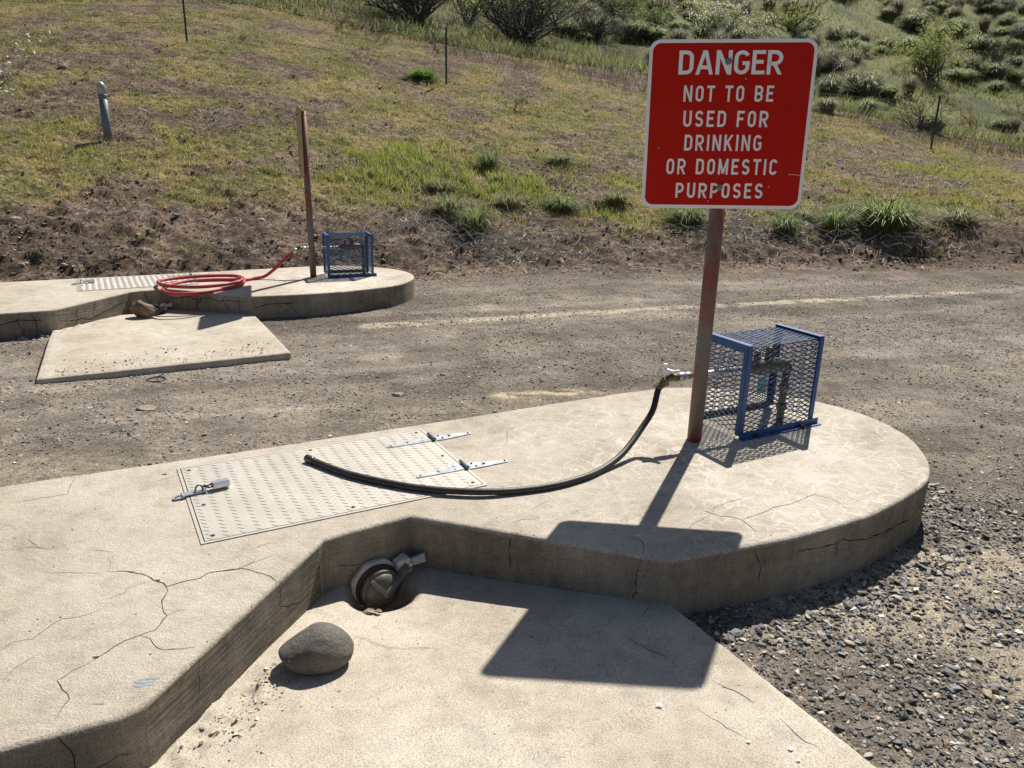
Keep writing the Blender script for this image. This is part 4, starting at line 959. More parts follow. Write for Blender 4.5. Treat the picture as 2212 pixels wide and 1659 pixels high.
def letters(bm, text, x0, x1, y0, y1, z, tk=1.0, gap=.22, space=.52, word=0):
    """fill the box x0..x1, y0..y1 with the text"""
    tot = 0; pos = []; wn = 0
    for i, ch in enumerate(text):
        if ch == ' ': tot += space; wn += 1; continue
        if wn == word: pos.append((ch, tot))
        tot += WID[ch]+gap
    tot -= gap; sx = (x1-x0)/tot; sy = (y1-y0)
    zk = 0
    for ch, o_ in pos:
        for pts, closed in glyph(ch, WID[ch]):
            zk += 1; zz = z+(zk % 5)*.00012
            P = [Vector((p[0]+o_, p[1])) for p in pts]; P = [p for i, p in enumerate(P) if i == 0 or (p-P[i-1]).length > 1e-4]
            if closed is True and (P[0]-P[-1]).length < 1e-3: P.pop()
            n = len(P); ring = []
            for i in range(n):
                if closed is True: a, b = P[i-1], P[(i+1) % n]
                else: a, b = P[max(i-1, 0)], P[min(i+1, n-1)]
                d1 = (P[i]-a).normalized() if (P[i]-a).length > 1e-6 else (b-P[i]).normalized(); d2 = (b-P[i]).normalized() if (b-P[i]).length > 1e-6 else d1
                n1, n2 = Vector((-d1.y, d1.x)), Vector((-d2.y, d2.x)); m_ = n1+n2
                m_ = m_/max(m_.dot(n1), .55); hw = T/2*tk*(.92 if closed == 'diag' else 1)
                q1, q2 = P[i]+m_*hw, P[i]-m_*hw
                if closed == 'diag':
                    dd_ = (P[1]-P[0]).normalized(); o2 = Vector((-hw/max(abs(dd_.y), .3)*(1 if dd_.y > 0 else -1), 0)); q1, q2 = P[i]+o2, P[i]-o2
                for q in (q1, q2): q.y = min(1, max(0, q.y))
                ring.append((bm.verts.new((x0+q1.x*sx, y0+q1.y*sy, zz)), bm.verts.new((x0+q2.x*sx, y0+q2.y*sy, zz))))
            for i in range(n if closed is True else n-1):
                a, b = ring[i], ring[(i+1) % n]
                try: bm.faces.new((a[0], a[1], b[1], b[0]))
                except ValueError: pass
POSTX = Vector((.788, 3.112, 0))
def pole_part(root, top=1.62, lean=(0, 0)):
    bm = bmesh.new(); add_lathe(bm, [(.0302, -.02), (.0302, top*.5), (.0302, top), (.026, top)], Matrix(), 28)
    for v in bm.verts: v.co.x += lean[0]*v.co.z; v.co.y += lean[1]*v.co.z
    return obj('pole', bm, M['pole'], root, smooth=True)
def hexbolt(bm, M_, r=.009, h=.006):
    add_lathe(bm, [(r*1.55, 0), (r*1.55, .0018)], M_, 20); add_lathe(bm, [(r, .0018), (r, h), (r*.8, h+.001)], M_, 6)
sg = thing('danger_sign', POSTX, 'red and white danger sign on a faded red pole standing on the near island', 'sign')
pole_part(sg, 1.56)
SZ = .6035; AZ = -.0838; ROLL = .0185; ZB = .9775
Ms = Matrix.Translation((0.0, -.034, ZB)) @ Matrix.Rotation(AZ, 4, 'Z') @ Matrix.Rotation(-ROLL, 4, 'Y') @ Matrix.Rotation(R_(90), 4, 'X')   # local x right, y up, z towards viewer
bm = bmesh.new(); add_prism(bm, rrect(-SZ/2, 0, SZ/2, SZ, .040), 0, .002, Ms); panel = obj('panel', bm, M['white'], sg)
bm = bmesh.new(); add_prism(bm, rrect(-SZ/2+.0125, .0125, SZ/2-.0125, SZ-.0125, .030), .0021, .0024, Ms); obj('red_field', bm, M['red'], panel)
S2 = lambda u: (u-.5)*SZ
V2 = lambda v: (1-v)*SZ
for text, u0, u1, v0, v1, tk, gp in (('DANGER', .180, .802, .062, .200, .90, .075), ('NOT TO BE', .222, .765, .262, .356, .92, .24), ('USED FOR', .230, .748, .408, .504, .92, .24), ('DRINKING', .247, .722, .550, .646, .92, .24),
                                 ('OR DOMESTIC', .145, .832, .694, .790, .92, .24), ('PURPOSES', .212, .757, .842, .936, .92, .24)):
    for wd_ in range(len(text.split())):
        bm = bmesh.new(); letters(bm, text, S2(u0), S2(u1), V2(v1), V2(v0), .0028, tk, gp, word=wd_)
        bmesh.ops.transform(bm, matrix=Ms, verts=bm.verts); obj('lettering', bm, M['white'], panel)
# scratch and chips in the red sheeting
bm = bmesh.new(); P = [(.905, .783), (.915, .79), (.925, .785), (.94, .79), (.955, .788), (.985, .794)]
for a, b in zip(P, P[1:]):
    x0_, y0_, x1_, y1_ = S2(a[0]), V2(a[1]), S2(b[0]), V2(b[1]); bm.faces.new([bm.verts.new(Ms@Vector(q)) for q in ((x0_, y0_, .0030), (x1_, y1_, .0030), (x1_, y1_+.0012, .0030), (x0_, y0_+.0012, .0030))])
for u, v in ((.59, .225), (.09, .63), (.79, .862), (.42, .955)):
    x0_, y0_ = S2(u), V2(v); bm.faces.new([bm.verts.new(Ms@Vector((x0_+.0018*math.cos(t), y0_+.0018*math.sin(t), .0030))) for t in [j*1.05 for j in range(6)]])
obj('scratch', bm, M['white'], panel)
for u, v in ((.478, .125), (.485, .870)):
    bm = bmesh.new(); hexbolt(bm, Ms @ Matrix.Translation((S2(u), V2(v), .0036)), .0078, .008); obj('bolt', bm, M['bolt'], sg)
# far sign, seen almost edge on
fs = thing('edge_on_sign', POSTX+FAR, 'faded red pole on the far island with a tan sign panel turned edge on', 'sign'); pole_part(fs, 1.545, (-.010, 0))
vd = Vector((-1.98-.03, 7.59)); az = math.atan2(vd.y, vd.x)
Mf = Matrix.Translation((-.052, -.02, .975)) @ Matrix.Rotation(az+R_(3.4), 4, 'Z') @ Matrix.Rotation(R_(90), 4, 'X')
bm = bmesh.new(); add_prism(bm, rrect(-SZ/2, 0, SZ/2, SZ, .045), -.006, .006, Mf); fpn = obj('panel', bm, M['tan'], fs)
for v in (.08, .535):
    bm = bmesh.new(); c = Vector((-.0, 0, .975+v)); pts = [Vector((-.055, -.034, c.z)), Vector((0, -.036, c.z))]+[Vector((math.sin(t)*.036-.012*c.z, -math.cos(t)*.036, c.z)) for t in [j*math.pi/8 for j in range(9)]]+[Vector((-.055, .036, c.z))]
    add_tube(bm, pts, .004, 6); obj('clamp', bm, M['galvdark'], fs)
    bm = bmesh.new(); add_tube(bm, [Vector((-.075, -.03, c.z)), Vector((-.05, -.03, c.z))], .008, 8); obj('bolt', bm, M['rustbolt'], fs)

# ------------------------------------------------------------------ cages
CO = Vector((.986, 3.14, 0)); CA = math.atan2(.2159, .3925); CL, CD, CH = .447, .258, .410
def expanded(bm, w_, h, Mx, a=.060, b=.0225, t=.0040, th=.0020):
    """crossed strands of expanded metal filling a w x h rectangle"""
    for sgn in (1, -1):
        sl = b/a*sgn
        c = -w_*abs(sl)-b if sgn > 0 else 0
        end = h if sgn > 0 else h+w_*abs(sl)+b
        c = math.floor(c/b)*b
        while c < end:
            # y = sl*x + c clipped
            xs = [0, w_]
            for yy in (0, h): xs.append((yy-c)/sl)
            xs = sorted(x for x in xs if -1e-9 <= x <= w_+1e-9 and -1e-6 <= sl*x+c <= h+1e-6)
            if len(xs) >= 2 and xs[-1]-xs[0] > .004:
                x0_, x1_ = xs[0], xs[-1]; p0, p1 = Vector((x0_, sl*x0_+c, 0)), Vector((x1_, sl*x1_+c, 0)); d = (p1-p0).normalized(); s_ = Vector((-d.y, d.x, 0))*t/2; z_ = .0004*sgn
                vs = [bm.verts.new(Mx@(p+Vector((0, 0, z_))+o_)) for p in (p0, p1) for o_ in (-s_-Vector((0, 0, th/2)), s_-Vector((0, 0, th/2)), s_+Vector((0, 0, th/2)), -s_+Vector((0, 0, th/2)))]
                for q in ((0, 1, 5, 4), (1, 2, 6, 5), (2, 3, 7, 6), (3, 0, 4, 7), (0, 3, 2, 1), (4, 5, 6, 7)): bm.faces.new([vs[k_] for k_ in q])
            c += b
def cage(loc, label, rz=CA):
    root = thing('pipe_cage', loc, label, 'cage', rz=rz)
    I = Matrix()
    def mp(pos, rx, rz, w_, h): bm = bmesh.new(); expanded(bm, w_, h, Matrix.Translation(pos) @ Matrix.Rotation(rz, 4, 'Z') @ Matrix.Rotation(rx, 4, 'X')); obj('mesh_panel', bm, M['meshpaint'], root)
    e_ = .006
    mp((e_, e_, .02), R_(90), 0, CL-2*e_, CH-.03); mp((e_, CD-e_, .02), R_(90), 0, CL-2*e_, CH-.03)
    mp((e_, e_, .02), R_(90), R_(90), CD-2*e_, CH-.03); mp((CL-e_, e_, .02), R_(90), R_(90), CD-2*e_, CH-.03)
    mp((e_, e_, CH-.007), 0, 0, CL-2*e_, CD-2*e_)
    def angle_v(x, y, sx, sy):     # upright angle iron
        bm = bmesh.new(); zc = CH/2+.006; add_box(bm, (x+sx*.0115, y, zc), (.023, .0035, CH-.012)); add_box(bm, (x, y+sy*.0135, zc), (.0035, .023, CH-.012)); obj('upright', bm, M['bluepaint'], root)
    angle_v(-.002, -.002, 1, 1); angle_v(CL+.002, -.002, -1, 1); angle_v(-.002, CD+.002, 1, -1); angle_v(CL+.002, CD+.002, -1, -1)
    for x, s_ in ((-.002, 1), (CL+.002, -1)):
        bm = bmesh.new(); add_box(bm, (x+s_*.0140, CD/2, CH+.0035), (.028, CD+.004, .0035)); add_box(bm, (x-s_*.0010, CD/2, CH-.013), (.0035, CD-.002, .029)); obj('top_rail', bm, M['bluepaint'], root)
    for y, ln, mat in ((-.010, CL+.036, 'bluepaint'), (CD+.006, CL, 'darkiron')):
        bm = bmesh.new(); add_box(bm, (CL/2+.010, y, .0165), (ln, .004, .027)); add_box(bm, (CL/2+.012, y-.013 if y < 0 else y+.013, .0030), (ln, .022, .004)); obj('base_rail', bm, M[mat], root)
    for x in (.085, .36):
        bm = bmesh.new(); hexbolt(bm, Matrix.Translation((x, -.026, .0055)), .010, .012); obj('bolt', bm, M['darkiron'], root)
    return root
cage(CO, 'blue expanded metal cage beside the danger sign pole on the near island')
cage(Vector((-1.828, 7.575, FAR.z)), 'blue expanded metal cage beside the edge on sign pole on the far island', R_(22.5))

# ------------------------------------------------------------------ water pipes inside the cages
PD = Vector((math.cos(R_(25.5)), math.sin(R_(25.5)), 0)); PV = Vector((.668, 3.104, .280))
def hydrant(off, label, white=True):
    base = CO+Vector((PD.x*.33-PD.y*.13, PD.y*.33+PD.x*.13, 0)); root = thing('water_standpipe', base+off, label, 'standpipe')
    k_ = lambda v: v-base
    riser_top = base+Vector((0, 0, .287))
    t_end = (base-PV).dot(PD); inner = PV+PD*t_end; riser_xy = Vector((inner.x, inner.y, 0))
    bm = bmesh.new(); add_tube(bm, [k_(riser_xy+Vector((0, 0, -.01))), k_(riser_xy+Vector((0, 0, .26)))], .017, 14)
    for z in (.06, .15, .24): add_tube(bm, [k_(riser_xy+Vector((0, 0, z))), k_(riser_xy+Vector((0, 0, z+.03)))], .023, 12)
    add_tube(bm, [k_(riser_xy+Vector((0, 0, .26))), k_(riser_xy+Vector((0, 0, .285))), k_(inner-PD*.02), k_(inner-PD*.05)], .015, 12); obj('riser', bm, M['brass'], root, smooth=True)
    bm = bmesh.new(); add_tube(bm, [k_(inner-PD*.02), k_(inner-PD*.07), k_(inner-PD*.10), k_(inner-PD*.17), k_(inner-PD*.20), k_(inner-PD*.23)], [.024, .034, .040, .040, .030, .024], 12)
    add_tube(bm, [k_(inner-PD*.11), k_(inner-PD*.11+Vector((0, 0, .085)))], [.022, .018], 10); add_tube(bm, [k_(inner-PD*.18), k_(inner-PD*.18+Vector((0, 0, .07)))], [.018, .014], 10); obj('vacuum_breaker', bm, M['brass'], root, smooth=True)
    bm = bmesh.new(); add_tube(bm, [k_(inner-PD*.23), k_(PV+PD*.055)], .0115, 16); obj('outlet_pipe', bm, M['galv'], root, smooth=True)
    bm = bmesh.new(); add_tube(bm, [k_(PV+PD*q) for q in (.028, .035, .060, .064)], [.016, .0185, .0185, .015], 14); add_tube(bm, [k_(PV+PD*q) for q in (.066, .072, .088, .094)], [.0145, .0165, .0165, .0135], 14); obj('union', bm, M['galv'], root, smooth=True)
    bm = bmesh.new(); dn = (-PD+Vector((0, 0, -.85))).normalized(); j = PV-PD*.018
    add_tube(bm, [k_(PV+PD*.030), k_(PV+PD*.012), k_(PV), k_(PV-PD*.010), k_(j), k_(j+dn*.012), k_(j+dn*.025)], [.0175, .0175, .013, .015, .013, .012, .012], 12)
    add_tube(bm, [k_(PV+Vector((0, 0, .008))), k_(PV+Vector((0, 0, .024)))], [.008, .008], 10); obj('valve', bm, M['brass'], root, smooth=True)
    bm = bmesh.new(); hz = Vector((0, 0, 1)); sd = Vector((.9, -.43, 0)).normalized()
    for d_, l_ in ((sd, .030), (-sd, .036)): add_tube(bm, [k_(PV+hz*.025), k_(PV+hz*.027+d_*l_*.5), k_(PV+hz*.032+d_*l_)], [.008, .010, .008], 8)
    add_lathe(bm, [(.009, .0), (.009, .010), (.006, .012)], Matrix.Translation(k_(PV+hz*.021)), 12); add_box(bm, k_(PV+hz*.045-sd*.032), (.014, .012, .022)); obj('valve_handle', bm, M['plastic' if white else 'galv'], root)
    # hanging tag
    bm = bmesh.new(); tp_ = inner-PD*.16+Vector((.01, -.03, -.035)); N_ = Vector((-PD.y*-1, -PD.x, 0))
    Mt = Matrix.Translation(k_(tp_+Vector((0, 0, -.075)))) @ Matrix.Rotation(R_(25), 4, 'Z') @ Matrix.Rotation(R_(90), 4, 'X'); add_prism(bm, rrect(-.026, -.004, .026, .072, .005, 3), 0, .0015, Mt)
    for v in bm.verts: v.co.y += .004*math.sin(v.co.z*90)
    obj('hanging_tag', bm, M['teal'], root)
    bm = bmesh.new(); add_tube(bm, [k_(tp_), k_(tp_+Vector((-.005, .01, .03))), k_(tp_+Vector((0, .03, .045)))], .0015, 5); obj('tag_wire', bm, M['darksteel'], root)
    return root
hydrant(Vector((0, 0, 0)), 'brass and galvanised water pipe with a white valve handle running through the near blue cage')
h2 = hydrant(FAR, 'brass and galvanised water pipe in the far blue cage feeding the red hose', False)

# ------------------------------------------------------------------ hoses
JN = PV-PD*.018+(-PD+Vector((0, 0, -.85))).normalized()*.022
def tri(img, sh, z=0.0):
    s_ = at(*sh, z); d = ray(*img); d = d/np.linalg.norm(d); A = np.array([d, -SUN]).T; k_ = np.linalg.lstsq(A, s_-CAM, rcond=None)[0]; return Vector((CAM+d*k_[0]+s_+SUN*k_[1])/2)
hr = .0125
air = [JN, JN+(-PD+Vector((0, 0, -.9))).normalized()*.04, tri((1405, 885), (1392, 991)), tri((1385, 925), (1372, 991)), tri((1362, 962), (1350, 998)), tri((1337, 990), (1328, 1008))]
gnd = [Vector(at(px, py, hr)) for px, py in ((1300, 1014), (1262, 1031), (1200, 1048), (1125, 1059), (1050, 1065), (975, 1063), (900, 1056), (830, 1044), (760, 1028), (712, 1012), (665, 993))]
for v in gnd[4:]: v.z = hr+.005
P = [Vector(p) for p in catmull([tuple(v) for v in air+gnd], 7)]
ho = thing('black_hose', P[-1], 'black rubber hose curving from the near valve down across the diamond plate hatch', 'hose')
bm = bmesh.new(); rad_ = [hr*(1.0+.035*(q % 2)) for q in range(len(P))]; add_tube(bm, P, rad_, 14); obj('tube', bm, M['hose'], ho, smooth=True, origin=P[-1])
e1 = (P[-1]-P[-2]).normalized(); bm = bmesh.new(); add_tube(bm, [P[-1]-e1*.035, P[-1]-e1*.030, P[-1]+e1*.006, P[-1]+e1*.008], [hr, hr*1.22, hr*1.22, hr*1.05], 16); obj('end_ferrule', bm, M['darksteel'], ho, smooth=True, origin=P[-1])
e0 = (P[1]-P[0]).normalized(); bm = bmesh.new(); st = P[0]
rr_ = []; pp_ = []
for q in range(13): pp_.append(st+(P[4]-P[0]).normalized()*(q*.0042-.006)); rr_.append((.021 if q < 4 else .0165)*(1+.07*(q % 2)))
add_tube(bm, pp_, rr_, 14); obj('brass_coupling', bm, M['brass'], ho, origin=P[-1])

FJ = JN+FAR
def fz(x, y, up=.0): return Vector(at(*Zh(x, y), FAR.z+.015+up))
touch = fz(1575, 252)
air2 = [FJ, FJ.lerp(touch, .25)+Vector((0, 0, -.018)), FJ.lerp(touch, .5)+Vector((0, 0, -.045)), FJ.lerp(touch, .75)+Vector((0, 0, -.050)), touch]
loop = [(1500, 264, 0), (1400, 262, 0), (1200, 264, 0), (1000, 276, 0), (880, 298, 0), (795, 330, 0), (778, 360, 0), (840, 385, 0), (960, 390, 0), (1130, 375, 0), (1320, 342, 0), (1450, 310, .01), (1497, 275, .02), (1480, 246, .03), (1420, 230, .03), (1280, 227, .028), (1100, 234, .025), (900, 250, .02), (770, 268, .02), (733, 288, .025), (790, 312, .03), (930, 326, .03), (1130, 326, .03), (1330, 305, .035), (1450, 280, .035), (1478, 262, .045), (1440, 247, .05)]
P = [Vector(p) for p in catmull([tuple(v) for v in air2+[fz(*q) for q in loop]], 6)]
rh = thing('red_hose', touch, 'red rubber hose coiled in wide loops on the far island', 'hose')
bm = bmesh.new(); add_tube(bm, P, .0155, 12); obj('tube', bm, M['redhose'], rh, smooth=True, origin=touch)
bm = bmesh.new(); ee = (P[3]-P[0]).normalized(); add_tube(bm, [P[0]-ee*.012, P[0]+ee*.035], .020, 12); obj('metal_coupling', bm, M['galv'], rh, smooth=True, origin=touch)

# ------------------------------------------------------------------ hatches with diamond plate, hinges, hasp and padlock
def to_h(p): p = Vector(p)-HO; return p.dot(HU), p.dot(HV)
def hatch(off, label):
    root = thing('access_hatch', HO+off, label, 'hatch', rz=math.atan2(HU.y, HU.x))
    bm = bmesh.new(); g_ = .010
    for x0, y0, x1, y1 in ((-g_, -g_, HL+g_, 0), (-g_, HW, HL+g_, HW+g_), (-g_, 0, 0, HW), (HL, 0, HL+g_, HW)):
        add_box(bm, ((x0+x1)/2, (y0+y1)/2, .0), (x1-x0, y1-y0, .0076))
    obj('rim', bm, M['plate'], root)
    bm = bmesh.new(); add_box(bm, (HL/2, HW/2, -.003), (HL-.001, HW-.001, .0075)); obj('gap', bm, M['pit'], root)
    bm = bmesh.new(); add_box(bm, (HL/2, HW/2, .0022), (HL-.007, HW-.007, .0036))
    # raised lugs
    zt = .0040; a, b = .050, .0275; nx, ny = int(HL/a*2)+1, int(HW/b*2)+1
    for i in range(nx):
        for j in range(ny):
            if (i+j) % 2: continue
            cx_, cy_ = .018+i*a/2, .014+j*b/2
            if not (.014 < cx_ < HL-.014 and .012 < cy_ < HW-.012): continue
            ang = R_(43 if i % 2 else -43); L_, w_ = .0145, .0024; ca, sa = math.cos(ang), math.sin(ang)
            f = lambda u, v, z: bm.verts.new((cx_+u*ca-v*sa, cy_+u*sa+v*ca, z))
            r0 = [f(u, v, zt-.0003) for u, v in ((-L_, 0), (-L_*.5, -w_), (L_*.5, -w_), (L_, 0), (L_*.5, w_), (-L_*.5, w_))]; r1 = [f(u*.8, v*.35, zt+.0014) for u, v in ((-L_*.8, 0), (-L_*.5, -w_), (L_*.5, -w_), (L_*.8, 0), (L_*.5, w_), (-L_*.5, w_))]
            for k_ in range(6): bm.faces.new((r0[k_], r0[(k_+1) % 6], r1[(k_+1) % 6], r1[k_]))
            bm.faces.new(r1)
    obj('cover_plate', bm, M['plate'], root)
    # bolt holes
    for px, py in ((.030, .030), (.028, HW-.03), (HL-.03, HW-.028), (HL-.03, .03), (HL*.5, .028), (HL*.5, HW-.028), (HL-.03, HW*.5), (.035, HW*.43)):
        bm = bmesh.new(); add_lathe(bm, [(.0075, .0042), (.0065, .0056), (.005, .0060)], Matrix.Translation((px, py, 0)), 14); obj('screw', bm, M['pit'], root)
    # strap hinges
    for (ktop, kbot), tipL, tipR in (((Z5(1540, 200), Z5(1575, 235)), Z5(1318, 268), Z5(1770, 187)), ((Z5(1718, 350), Z5(1758, 395)), Z5(1482, 433), Z5(1975, 340))):
        k1, k2 = to_h(at(*ktop)), to_h(at(*kbot)); c_ = Vector(((k1[0]+k2[0])/2, (k1[1]+k2[1])/2)); l_, r_ = Vector(to_h(at(*tipL))), Vector(to_h(at(*tipR)))
        bm = bmesh.new(); hw = .030; zt_ = .0075
        for tip, s_ in ((l_, -1), (r_, 1)):
            d = (tip-c_).normalized(); n_ = Vector((-d.y, d.x)); q = [c_+d*.010+n_*hw*.95, c_+d*.010-n_*hw*.95, c_+d*.05-n_*hw*.9, tip-n_*.009, tip+d*.004-n_*.004, tip+d*.004+n_*.004, tip+n_*.009, c_+d*.05+n_*hw*.9]
            q = [(v.x, v.y) for v in q]
            if area(q) < 0: q = q[::-1]
            add_prism(bm, q, zt_-.003 if s_ < 0 else .001, zt_ if s_ < 0 else .0045)
        hg = obj('strap_hinge', bm, M['galv'], root)
        d = (r_-l_).normalized(); n_ = Vector((-d.y, d.x)); bm = bmesh.new()
        for s0, s1 in ((-.034, -.012), (-.011, .011), (.012, .034)): add_tube(bm, [(c_.x+n_.x*s0, c_.y+n_.y*s0, .013), (c_.x+n_.x*s1, c_.y+n_.y*s1, .013)], .0078, 12)
        obj('knuckle', bm, M['galvdark'], hg, smooth=False)
        for tip, fr, r0 in ((l_, .55, .0075), (l_, .93, .0075), (r_, .45, .006)):
            v = c_.lerp(tip, fr); bm = bmesh.new(); add_lathe(bm, [(r0, .0045), (r0, .009), (r0*.6, .0105)], Matrix.Translation((v.x, v.y, 0)), 14); obj('rivet', bm, M['bolt'], hg)
        for tip, fr in ((l_, .2), (l_, .24), (r_, .2), (r_, .24), (r_, .94)):
            v = c_.lerp(tip, fr)+(n_*.014 if fr == .2 else (n_*-.014 if fr == .24 else n_*0)); bm = bmesh.new(); add_lathe(bm, [(.004, .0046), (.004, .0080)], Matrix.Translation((v.x, v.y, 0)), 10); obj('screw_hole', bm, M['pit'], hg)
    # hasp
    Z3 = lambda x, y: ((x/6.32+650)/1.8517, (y/6.32+1800)/1.8517)
    h0, h1 = Vector(to_h(at(*Z3(270, 1270)))), Vector(to_h(at(*Z3(1100, 1080)))); d = (h1-h0).normalized(); n_ = Vector((-d.y, d.x)); L_ = (h1-h0).length
    Mh = Matrix.Translation((h0.x, h0.y, 0)) @ Matrix.Rotation(math.atan2(d.y, d.x), 4, 'Z')
    bm = bmesh.new(); add_prism(bm, rrect(0, -.013, L_*.30, .013, .008, 4), .0045, .0075, Mh); add_prism(bm, rrect(L_*.27, -.012, L_+.004, .012, .005, 4), .0105, .0135, Mh)
    add_tube(bm, [Mh@Vector((L_*.29, -.014, .010)), Mh@Vector((L_*.29, .014, .010))], .0045, 8); hs = obj('hasp', bm, M['galv'], root)
    bm = bmesh.new(); pts = [Mh@Vector((L_*.80+.013*math.cos(t), 0, .0135+.022*math.sin(t))) for t in [j*math.pi/8 for j in range(9)]]; add_tube(bm, pts, .0035, 8); obj('staple', bm, M['galvdark'], hs)
    for q in (.08, .17):
        bm = bmesh.new(); add_lathe(bm, [(.0045, .0074), (.004, .0095)], Mh @ Matrix.Translation((L_*q, (q-.12)*.1, 0)), 10); obj('screw', bm, M['darksteel'], hs)
    return root, Mh, L_
hz_, Mh, Lh = hatch(Vector((0, 0, 0)), 'diamond plate access hatch set in the near island, end of the black hose on it')
hz2, _, _ = hatch(FAR+Vector((-.06, .0, 0)), 'diamond plate access hatch on the far island beside the red hose coil')
def padlock(root_m, label, rotl=0.0):
    base = root_m @ Vector((Lh+.012, 0, .005)); o = thing('padlock', base, label, 'padlock')
    R3 = root_m.to_3x3().normalized().to_4x4()
    bm = bmesh.new(); vs = add_box(bm, (.040, 0, .017), (.056, .034, .026)); bmesh.ops.bevel(bm, geom=[e_ for e_ in bm.edges if abs((e_.verts[0].co-e_.verts[1].co).normalized().x) > .9], offset=.006, segments=1, affect='EDGES')
    bmesh.ops.transform(bm, matrix=R3, verts=bm.verts); obj('body', bm, M['steel'], o)
    bm = bmesh.new(); pts = [(.014, .010, .018), (-.004, .010, .019), (-.013, .007, .021), (-.017, 0, .022), (-.013, -.007, .021), (-.004, -.010, .019), (.014, -.010, .018)]
    add_tube(bm, [R3@Vector(p) for p in pts], .0038, 10); obj('shackle', bm, M['darksteel'], o, smooth=True)
    return o
padlock(hz_.matrix_basis @ Mh if False else Matrix.Translation(HO) @ Matrix.Rotation(math.atan2(HU.y, HU.x), 4, 'Z') @ Mh, 'silver padlock on the hasp of the near hatch')
padlock(Matrix.Translation(HO+FAR+Vector((-.06, 0, 0))) @ Matrix.Rotation(math.atan2(HU.y, HU.x), 4, 'Z') @ Mh, 'silver padlock on the hasp of the far hatch')

# ------------------------------------------------------------------ drain caps in the notches
def drain_cap(off, label):
    a = Vector((.824, .567, 0)); nrm = Vector((.567, -.824, 0)); up = Vector((0, 0, 1))
    dr = Vector(ray(823, 1276)); w0 = Vector((-.58, 2.18, 0)); ctr = Vector(CAM)+dr*((nrm.dot(w0-Vector(CAM))+.055)/nrm.dot(dr)); root = thing('drain_cap', ctr+off+Vector((0, 0, -.08)), label, 'drain cap'); root.scale = (1.07, 1.07, 1.07)
    Mx = Matrix.Translation((0, 0, .08)) @ Matrix(((a.x, up.x, nrm.x, 0), (a.y, up.y, nrm.y, 0), (a.z, up.z, nrm.z, 0), (0, 0, 0, 1)))
    pt = lambda x, y, z=0: Mx @ Vector((x, y, z))
    bm = bmesh.new(); add_lathe(bm, [(.066, -.16), (.066, -.045)], Mx, 32); obj('pipe_stub', bm, M['darkiron'], root, smooth=True)
    bm = bmesh.new(); oc = [(.086*math.cos(R_(22.5+45*k_))*1.02, .086*math.sin(R_(22.5+45*k_))) for k_ in range(8)]
    add_prism(bm, oc, -.050, -.026, Mx); bmesh.ops.bevel(bm, geom=list(bm.edges), offset=.004, segments=2, affect='EDGES')
    add_prism(bm, rrect(.045, .045, .098, .080, .012, 4), -.046, -.006, Mx @ Matrix.Rotation(R_(-14), 4, 'Z')); add_prism(bm, rrect(-.090, -.075, -.050, -.045, .010, 4), -.046, -.016, Mx)
    obj('flange', bm, M['alu'], root)
    bm = bmesh.new(); add_lathe(bm, [(.072, -.026), (.072, -.016), (.066, -.014), (.066, -.008)], Mx, 36); obj('gasket_ring', bm, M['darkiron'], root)
    bm = bmesh.new(); add_lathe(bm, [(.062, -.012), (.0655, -.008), (.0655, .004), (.060, .008), (.057, .006)]+[(.057*math.cos(t), .006+.026*math.sin(t)) for t in [j*math.pi/2/7 for j in range(1, 7)]]+[(.003, .0322)], Mx, 40); obj('domed_cap', bm, M['capdark'], root, smooth=True)
    bm = bmesh.new()
    def bar(p, q, w_, h, z0, z1):
        p, q = Vector(p), Vector(q); d = (q-p).normalized(); n_ = Vector((-d.y, d.x)); lo4 = [p+n_*w_, p-n_*w_, q-n_*h, q+n_*h]
        vs = [bm.verts.new(pt(v.x, v.y, z0[i])) for i, v in enumerate(lo4)]+[bm.verts.new(pt(v.x, v.y, z1[i])) for i, v in enumerate(lo4)]
        for f in ((0, 1, 2, 3), (7, 6, 5, 4), (0, 4, 5, 1), (1, 5, 6, 2), (2, 6, 7, 3), (3, 7, 4, 0)): bm.faces.new([vs[k_] for k_ in f])
    # two raised ribs meeting in a V, the right one running out to the latch
    bar((-.036, .046), (.006, -.004), .006, .009, (.008, .008, .018, .018), (.022, .022, .044, .044))
    bar((.002, -.002), (.098, .058), .010, .008, (.014, .014, -.010, -.010), (.044, .044, .014, .014))
    bar((-.052, -.020), (-.020, -.052), .004, .004, (.004,)*4, (.016,)*4)
    bmesh.ops.recalc_face_normals(bm, faces=bm.faces); bmesh.ops.bevel(bm, geom=list(bm.edges), offset=.002, segments=2, affect='EDGES'); obj('lever_arm', bm, M['armalu'], root, smooth=False)
    bm = bmesh.new(); bar((.060, .062), (.094, .078), .010, .009, (-.03,)*4, (-.002,)*4); bar((.088, .082), (.100, .050), .008, .007, (-.02,)*4, (.006,)*4); bmesh.ops.recalc_face_normals(bm, faces=bm.faces); bmesh.ops.bevel(bm, geom=list(bm.edges), offset=.002, segments=2, affect='EDGES')
    add_tube(bm, [pt(.096, .062, -.025), pt(.096, .062, .016)], .006, 10); obj('latch', bm, M['alu'], root)
    bm = bmesh.new(); bar((.092, .062), (.148, .066), .009, .013, (-.006,)*4, (.002,)*4); bar((.108, .063), (.150, .067), .011, .015, (.001,)*4, (.006,)*4)
    for k_ in range(8): x_ = .112+k_*.005; bar((x_, .053), (x_, .078), .0010, .0010, (.005,)*4, (.0075,)*4)
    bmesh.ops.recalc_face_normals(bm, faces=bm.faces); obj('pull_tab', bm, M['alu'], root)
    bm = bmesh.new(); add_tube(bm, [pt(-.070, -.060, -.050), pt(-.070, -.060, -.008), pt(-.070, -.060, -.004)], [.011, .011, .006], 8); obj('hinge_bolt', bm, M['rustbolt'], root)
